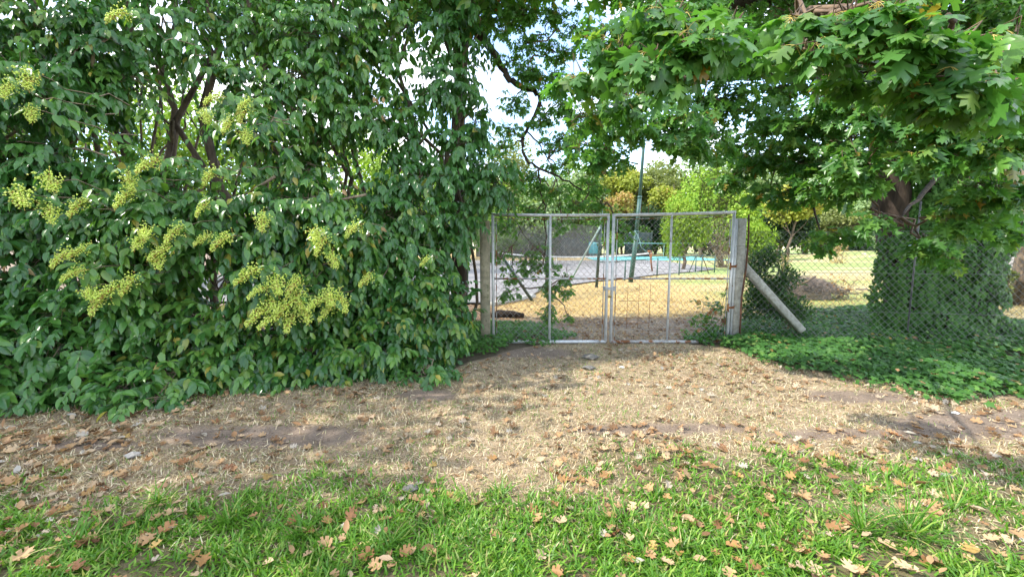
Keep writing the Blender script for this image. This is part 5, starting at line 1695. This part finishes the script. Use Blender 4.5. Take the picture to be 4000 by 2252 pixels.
def blades(name, label, cat, x, y, lmin, lmax, wd, mat, lean, tint, ny=0.0):
    parts, off, Vs, Ts, tn = [], 0, [], [], []
    k = len(x)
    var = rng.integers(0, 3, k)
    for q, bend in enumerate((.15, .45, .8)):
        ix = np.flatnonzero(var == q)
        V, T = blade(bend, wd)
        az = rng.random(len(ix)) * 2 * PI
        ln = lean * rng.random(len(ix)) ** .7
        d = np.c_[np.cos(az) * np.sin(ln), np.sin(az) * np.sin(ln), np.cos(ln)]
        nh = np.c_[np.cos(az), np.sin(az), -np.full(len(ix), .1)] + rng.normal(size=(len(ix), 3)) * .3
        L_ = rng.uniform(lmin, lmax, len(ix))
        z = height(x[ix], y[ix]) + .003
        pos = np.c_[x[ix], y[ix], z]
        R = frames(d, nh)
        W = np.einsum('nij,nkj->nki', R, V[None] * np.stack([np.ones_like(L_), L_, L_], -1)[:, None, :]) + pos[:, None]
        W[..., 2] = np.maximum(W[..., 2], z[:, None] + .001 - .003)
        Vs.append(W.reshape(-1, 3))
        Ts.append((T[None] + (np.arange(len(ix)) * 5)[:, None, None]).reshape(-1, 3) + off)
        tn.append(np.repeat(tint[ix], 5))
        off += len(Vs[-1])
    return tag(add(name, mesh_from(name, np.concatenate(Vs), np.concatenate(Ts), mat, np.concatenate(tn))), label, cat, kind='stuff')


x, y = near_samples(215000, .85, 3.4, 1.05)
g_, d_, b_, o_, l_ = zones(x, y)
pn = fbm(x * 3.2, y * 3.2, 61)
tuft = fbm(x * 9, y * 9, 62)
k = rng.random(len(x)) < g_ * (.12 + 1.0 * sm(.32, .62, pn)) * (.35 + .95 * sm(.3, .65, tuft)) * (1 - d_)
x, y, pn = x[k], y[k], pn[k]
blades('grass', 'green coarse grass along the near verge', 'grass', x, y, .022, .078, .0054, M['grass'], 1.15, (.25 * fbm(x * 1.5, y * 1.5, 63) + rng.random(len(x)) * .74) % 1)
# scattered green shoots among the straw
x, y = near_samples(33000, 2.2, 6.2, 1.3)
g_, d_, b_, o_, l_ = zones(x, y)
k = rng.random(len(x)) < (1 - d_) * sm(.50, .70, fbm(x * 2.0, y * 2.0, 64)) * .8
x, y = x[k], y[k]
k = ~(inside(IVY_NEAR, x, y) | inside(IVY_HEDGE, x, y))
x, y = x[k], y[k]
blades('green_shoots', 'sparse green shoots among the dry straw', 'grass', x, y, .02, .055, .003, M['grass'], 1.0, rng.random(len(x)) * .8)
# long tussock tufts
tf = [(G(3380, 2085), .30, 80), (G(3560, 2090), .34, 90), (G(3700, 1990), .2, 40), (G(1960, 1930), .14, 50), (G(1750, 2000), .16, 50), (G(900, 2030), .2, 60), (G(620, 1960), .18, 50), (G(300, 2120), .22, 50), (G(2420, 2030), .2, 50), (G(2650, 2150), .2, 60), (G(1500, 2130), .2, 60), (G(3150, 1830), .12, 40), (G(1180, 2090), .18, 50)]
V_, T_, n_, tt_ = [], [], 0, []
for g, ln, k in tf:
    az = rng.random(k) * 2 * PI
    lean = rng.uniform(.3, 1.35, k)
    d = np.c_[np.cos(az) * np.sin(lean), np.sin(az) * np.sin(lean), np.cos(lean)]
    V, T = blade(-.45, .0042)
    L_ = rng.uniform(.5, 1.1, k) * ln
    W = np.einsum('nij,nkj->nki', frames(d, np.c_[np.cos(az) * 0, np.zeros(k), np.ones(k)] + rng.normal(size=(k, 3)) * .2), V[None] * np.stack([np.ones(k), L_, L_], -1)[:, None, :]) + (g + rng.normal(size=(k, 3)) * [.03, .03, 0])[:, None]
    W[..., 2] = np.maximum(W[..., 2], .004)
    V_.append(W.reshape(-1, 3))
    T_.append((T[None] + (np.arange(k) * 5)[:, None, None]).reshape(-1, 3) + n_)
    tt_.append(np.repeat(.45 + .45 * rng.random(k), 5))
    n_ += len(V_[-1])
tag(add('tussocks', mesh_from('tussocks', np.concatenate(V_), np.concatenate(T_), M['grass'], np.concatenate(tt_))), 'long bladed grass tufts standing above the near lawn', 'grass', kind='stuff')

x, y = near_samples(300000, 1.9, 6.9, 1.2)
g_, d_, b_, o_, l_ = zones(x, y)
pn = fbm(x * 2.5, y * 2.5, 66)
iv = inside(IVY_NEAR, x, y) | inside(IVY_HEDGE, x, y)
k = (rng.random(len(x)) < (1 - .70 * g_) * (1 - .92 * d_) * (.35 + .65 * pn)) & ~iv & (y < 5.9 + .44 * np.minimum(x, 0) * 1.0 + 1.2)
x, y = x[k], y[k]
blades('dry_straw', 'short dead straw lying over the bare track', 'straw', x, y, .018, .055, .0027, M['straw'], 1.52, (rng.random(len(x)) * .86 + .14 * (fbm(x * 1.2, y * 1.2, 67) > .58)) % 1)

# sunlit hay grass behind the gate
n = 90000
y = 6.9 + 15 * rng.random(n) ** 1.4
x = -1.0 + rng.random(n) * (y * 1.35 + 1.0)
g_, d_, b_, o_, l_ = zones(x, y)
k = rng.random(n) < np.maximum(o_ * (.35 + .8 * fbm(x * 1.5, y * 1.5, 68)), b_ * .16 * sm(.4, .6, fbm(x * 1.2, y * 1.2, 69)))
k &= ~inside(np.array([p_[:2] for p_ in court_poly]), x, y) & ~inside(IVY_NEAR, x, y)
x, y = x[k], y[k]
blades('hay_grass', 'dry golden grass lit by the sun behind the gate', 'grass', x, y, .03, .085, .006, M['gold_grass'], 1.35, np.where(x > 6, rng.random(len(x)) * .999, rng.random(len(x)) * .9))


# fallen leaves: the largest in view one by one, the rest as litter
def litter_density(x, y):
    g_, d_, b_, o_, l_ = zones(x, y)
    hedge = 5.55 + .44 * x
    e1 = np.exp(-np.abs(y - hedge + .15) / .45) * (x < 0)
    e2 = np.exp(-np.abs(y - (5.3 - .33 * (x - 2.0))) / .35) * (x > 1.8)
    drift = np.exp(-((y - 2.95 - .1 * np.sin(x * 1.3)) / .28) ** 2)
    return np.clip(.20 + 1.3 * e1 + 1.0 * e2 + .35 * drift + .22 * sm(3.5, 5, y) * (1 - d_) + .30 * sm(-1.5, -4, x) * (y < 3.4), 0, 1) * (.35 + 1.2 * sm(.35, .65, fbm(x * 1.6, y * 1.6, 71)))


x, y = near_samples(40000, 1.0, 6.7, 1.1)
iv = inside(IVY_NEAR, x, y) | inside(IVY_HEDGE, x, y)
k = (rng.random(len(x)) < litter_density(x, y) * .40) & (~iv | (rng.random(len(x)) < .05)) & (y < 5.6 + .44 * np.minimum(x, 0) + 1.1)
x, y = x[k], y[k]
iv = iv[k]
# leaves behind the gate
n = 5200
yb = 6.4 + 8.5 * rng.random(n) ** 1.5
xb_ = rng.uniform(-2.2, 3.4, n) * yb / 6.4
g_, d_, b_, o_, l_ = zones(xb_, yb)
k = rng.random(n) < .12 + .75 * b_ + .4 * (yb > 9) * (xb_ < 1.5)
x, y = np.r_[x, xb_[k]], np.r_[y, yb[k]]
iv = np.r_[iv, np.zeros(k.sum(), bool)]
n = len(x)
g_, d_, b_, o_, l_ = zones(x, y)
z = height(x, y) + .012 + .03 * g_ * rng.random(n) + .16 * iv
sz = rng.uniform(.038, .088, n) * np.where(y > 6.3, .9, 1)
oaky = rng.random(n) < np.where(x < -1.5, np.where(y > 3.1, .45, .75), .85)
d = nrm(np.c_[rng.normal(size=n), rng.normal(size=n), rng.normal(size=n) * .18])
nr_ = nrm(np.c_[rng.normal(size=n) * .35, rng.normal(size=n) * .35 - .05, np.ones(n)])
R = frames(d, nr_)
pos = np.c_[x, y, z]
cand = np.where(oaky, sz, sz * .6)
shown = pick_shown(pos, cand * np.where(y < 3.9, 1, .7), 300)
rest = np.ones(n, bool)
rest[shown] = False
fm = {}
for key in ('fall_tan', 'fall_orange', 'fall_brown'):
    fm[key] = [mesh_from('fallen_leaf', *tm, M[key], smooth=True) for tm in FALL]
WORD = {'fall_tan': 'pale tan', 'fall_orange': 'orange brown', 'fall_brown': 'dark brown'}
for i in shown:
    key = rng.choice(['fall_tan', 'fall_orange', 'fall_brown'], p=[.60, .28, .12])
    o = bpy.data.objects.new('fallen_leaf', fm[key][rng.integers(0, 4)])
    C.objects.link(o)
    m4 = np.eye(4)
    m4[:3, :3] = R[i] * sz[i]
    m4[:3, 3] = pos[i]
    o.matrix_world = Matrix(m4.tolist())
    where = 'green grass' if g_[i] > .5 else 'dry straw'
    tag(o, f'{WORD[key]} fallen oak leaf lying on the {where}', 'leaf', f'{WORD[key]} fallen leaves on {where}')
Vs, Ts, tn, off = [], [], [], 0
for q, tm in enumerate(FALL + [privet_leaf(-.2, .5)]):
    ix = np.flatnonzero(rest & (oaky if q < 4 else ~oaky))
    if q < 4:
        ix = ix[q::4]
    V, T = tm
    W = np.einsum('nij,nkj->nki', R[ix], V[None] * sz[ix][:, None, None]) + pos[ix][:, None]
    Vs.append(W.reshape(-1, 3))
    Ts.append((T[None] + (np.arange(len(ix)) * len(V))[:, None, None]).reshape(-1, 3) + off)
    tn.append(np.repeat(rng.random(len(ix)) * .999, len(V)))
    off += len(Vs[-1])
tag(add('leaf_litter', mesh_from('leaf_litter', np.concatenate(Vs), np.concatenate(Ts), M['litter'], np.concatenate(tn), True)), 'scattered litter of small dry leaves on the track', 'leaf litter', kind='stuff')

# crumbs of soil on the bare patches
x, y = near_samples(90000, 2.3, 6.4, 1.2)
g_, d_, b_, o_, l_ = zones(x, y)
k = rng.random(len(x)) < .04 + .30 * d_
x, y = x[k], y[k]
n = len(x)
OCT = (np.array([(1, 0, 0), (-.9, .1, 0), (.1, .8, 0), (0, -1, 0), (0, 0, .7), (0, 0, -.5)], float), np.array([(0, 2, 4), (2, 1, 4), (1, 3, 4), (3, 0, 4), (2, 0, 5), (1, 2, 5), (3, 1, 5), (0, 3, 5)]))
M['crumb'] = leaf_mat('soil_crumb', [(0, (.13, .09, .065)), (.6, (.22, .16, .12)), (1, (.32, .26, .21))], .95, .1, 0)
tag(add('soil_crumbs', scatter('soil_crumbs', OCT, np.c_[x, y, height(x, y) + .002], frames(unit(n), unit(n)), .0025 + .010 * rng.random(n) ** 3, M['crumb'], rng.random(n) * .999)), 'crumbs of dry soil on the bare track', 'soil', kind='stuff')

# a few stones
ico = np.array([(1, 0, 0), (-1, 0, 0), (0, 1, 0), (0, -1, 0), (0, 0, 1), (0, 0, -1), (.6, .6, .5), (-.6, .6, .5), (.6, -.6, .5), (-.6, -.6, .5)], float)
for lab, u, v, s, mat in (('small grey stone half sunk in straw at far right', 3700, 1872, .035, 'stone'), ('dark flat stone at the edge of the green grass', 1605, 1905, .05, 'stone_dark'), ('pale pebble on the bare dirt below the ivy', 3730, 1618, .03, 'stone_white'),
                          ('flat grey stone set in the track before the gate', 2310, 1400, .10, 'stone_dark'), ('small pale pebble on the track before the gate', 2430, 1432, .035, 'stone_white'), ('dusty grey stone among leaf litter by the hedge', 520, 1775, .05, 'stone'), ('dull grey stone in the middle of the track', 2300, 1438, .075, 'stone_dark')):
    g = G(u, v)
    bm_ = __import__('bmesh').new()
    for vtx in ico:
        q = nrm(vtx) * (1 + rng.normal(size=3) * .12) * np.array([1.3, .9, .55]) * s
        bm_.verts.new(tuple(q))
    __import__('bmesh').ops.convex_hull(bm_, input=bm_.verts)
    me = bpy.data.meshes.new('stone')
    bm_.to_mesh(me)
    bm_.free()
    me.materials.append(M[mat])
    o = add('stone', me)
    o.location = (g[0], g[1], float(height(g[0], g[1])) + s * .25)
    tag(o, lab, 'stone')
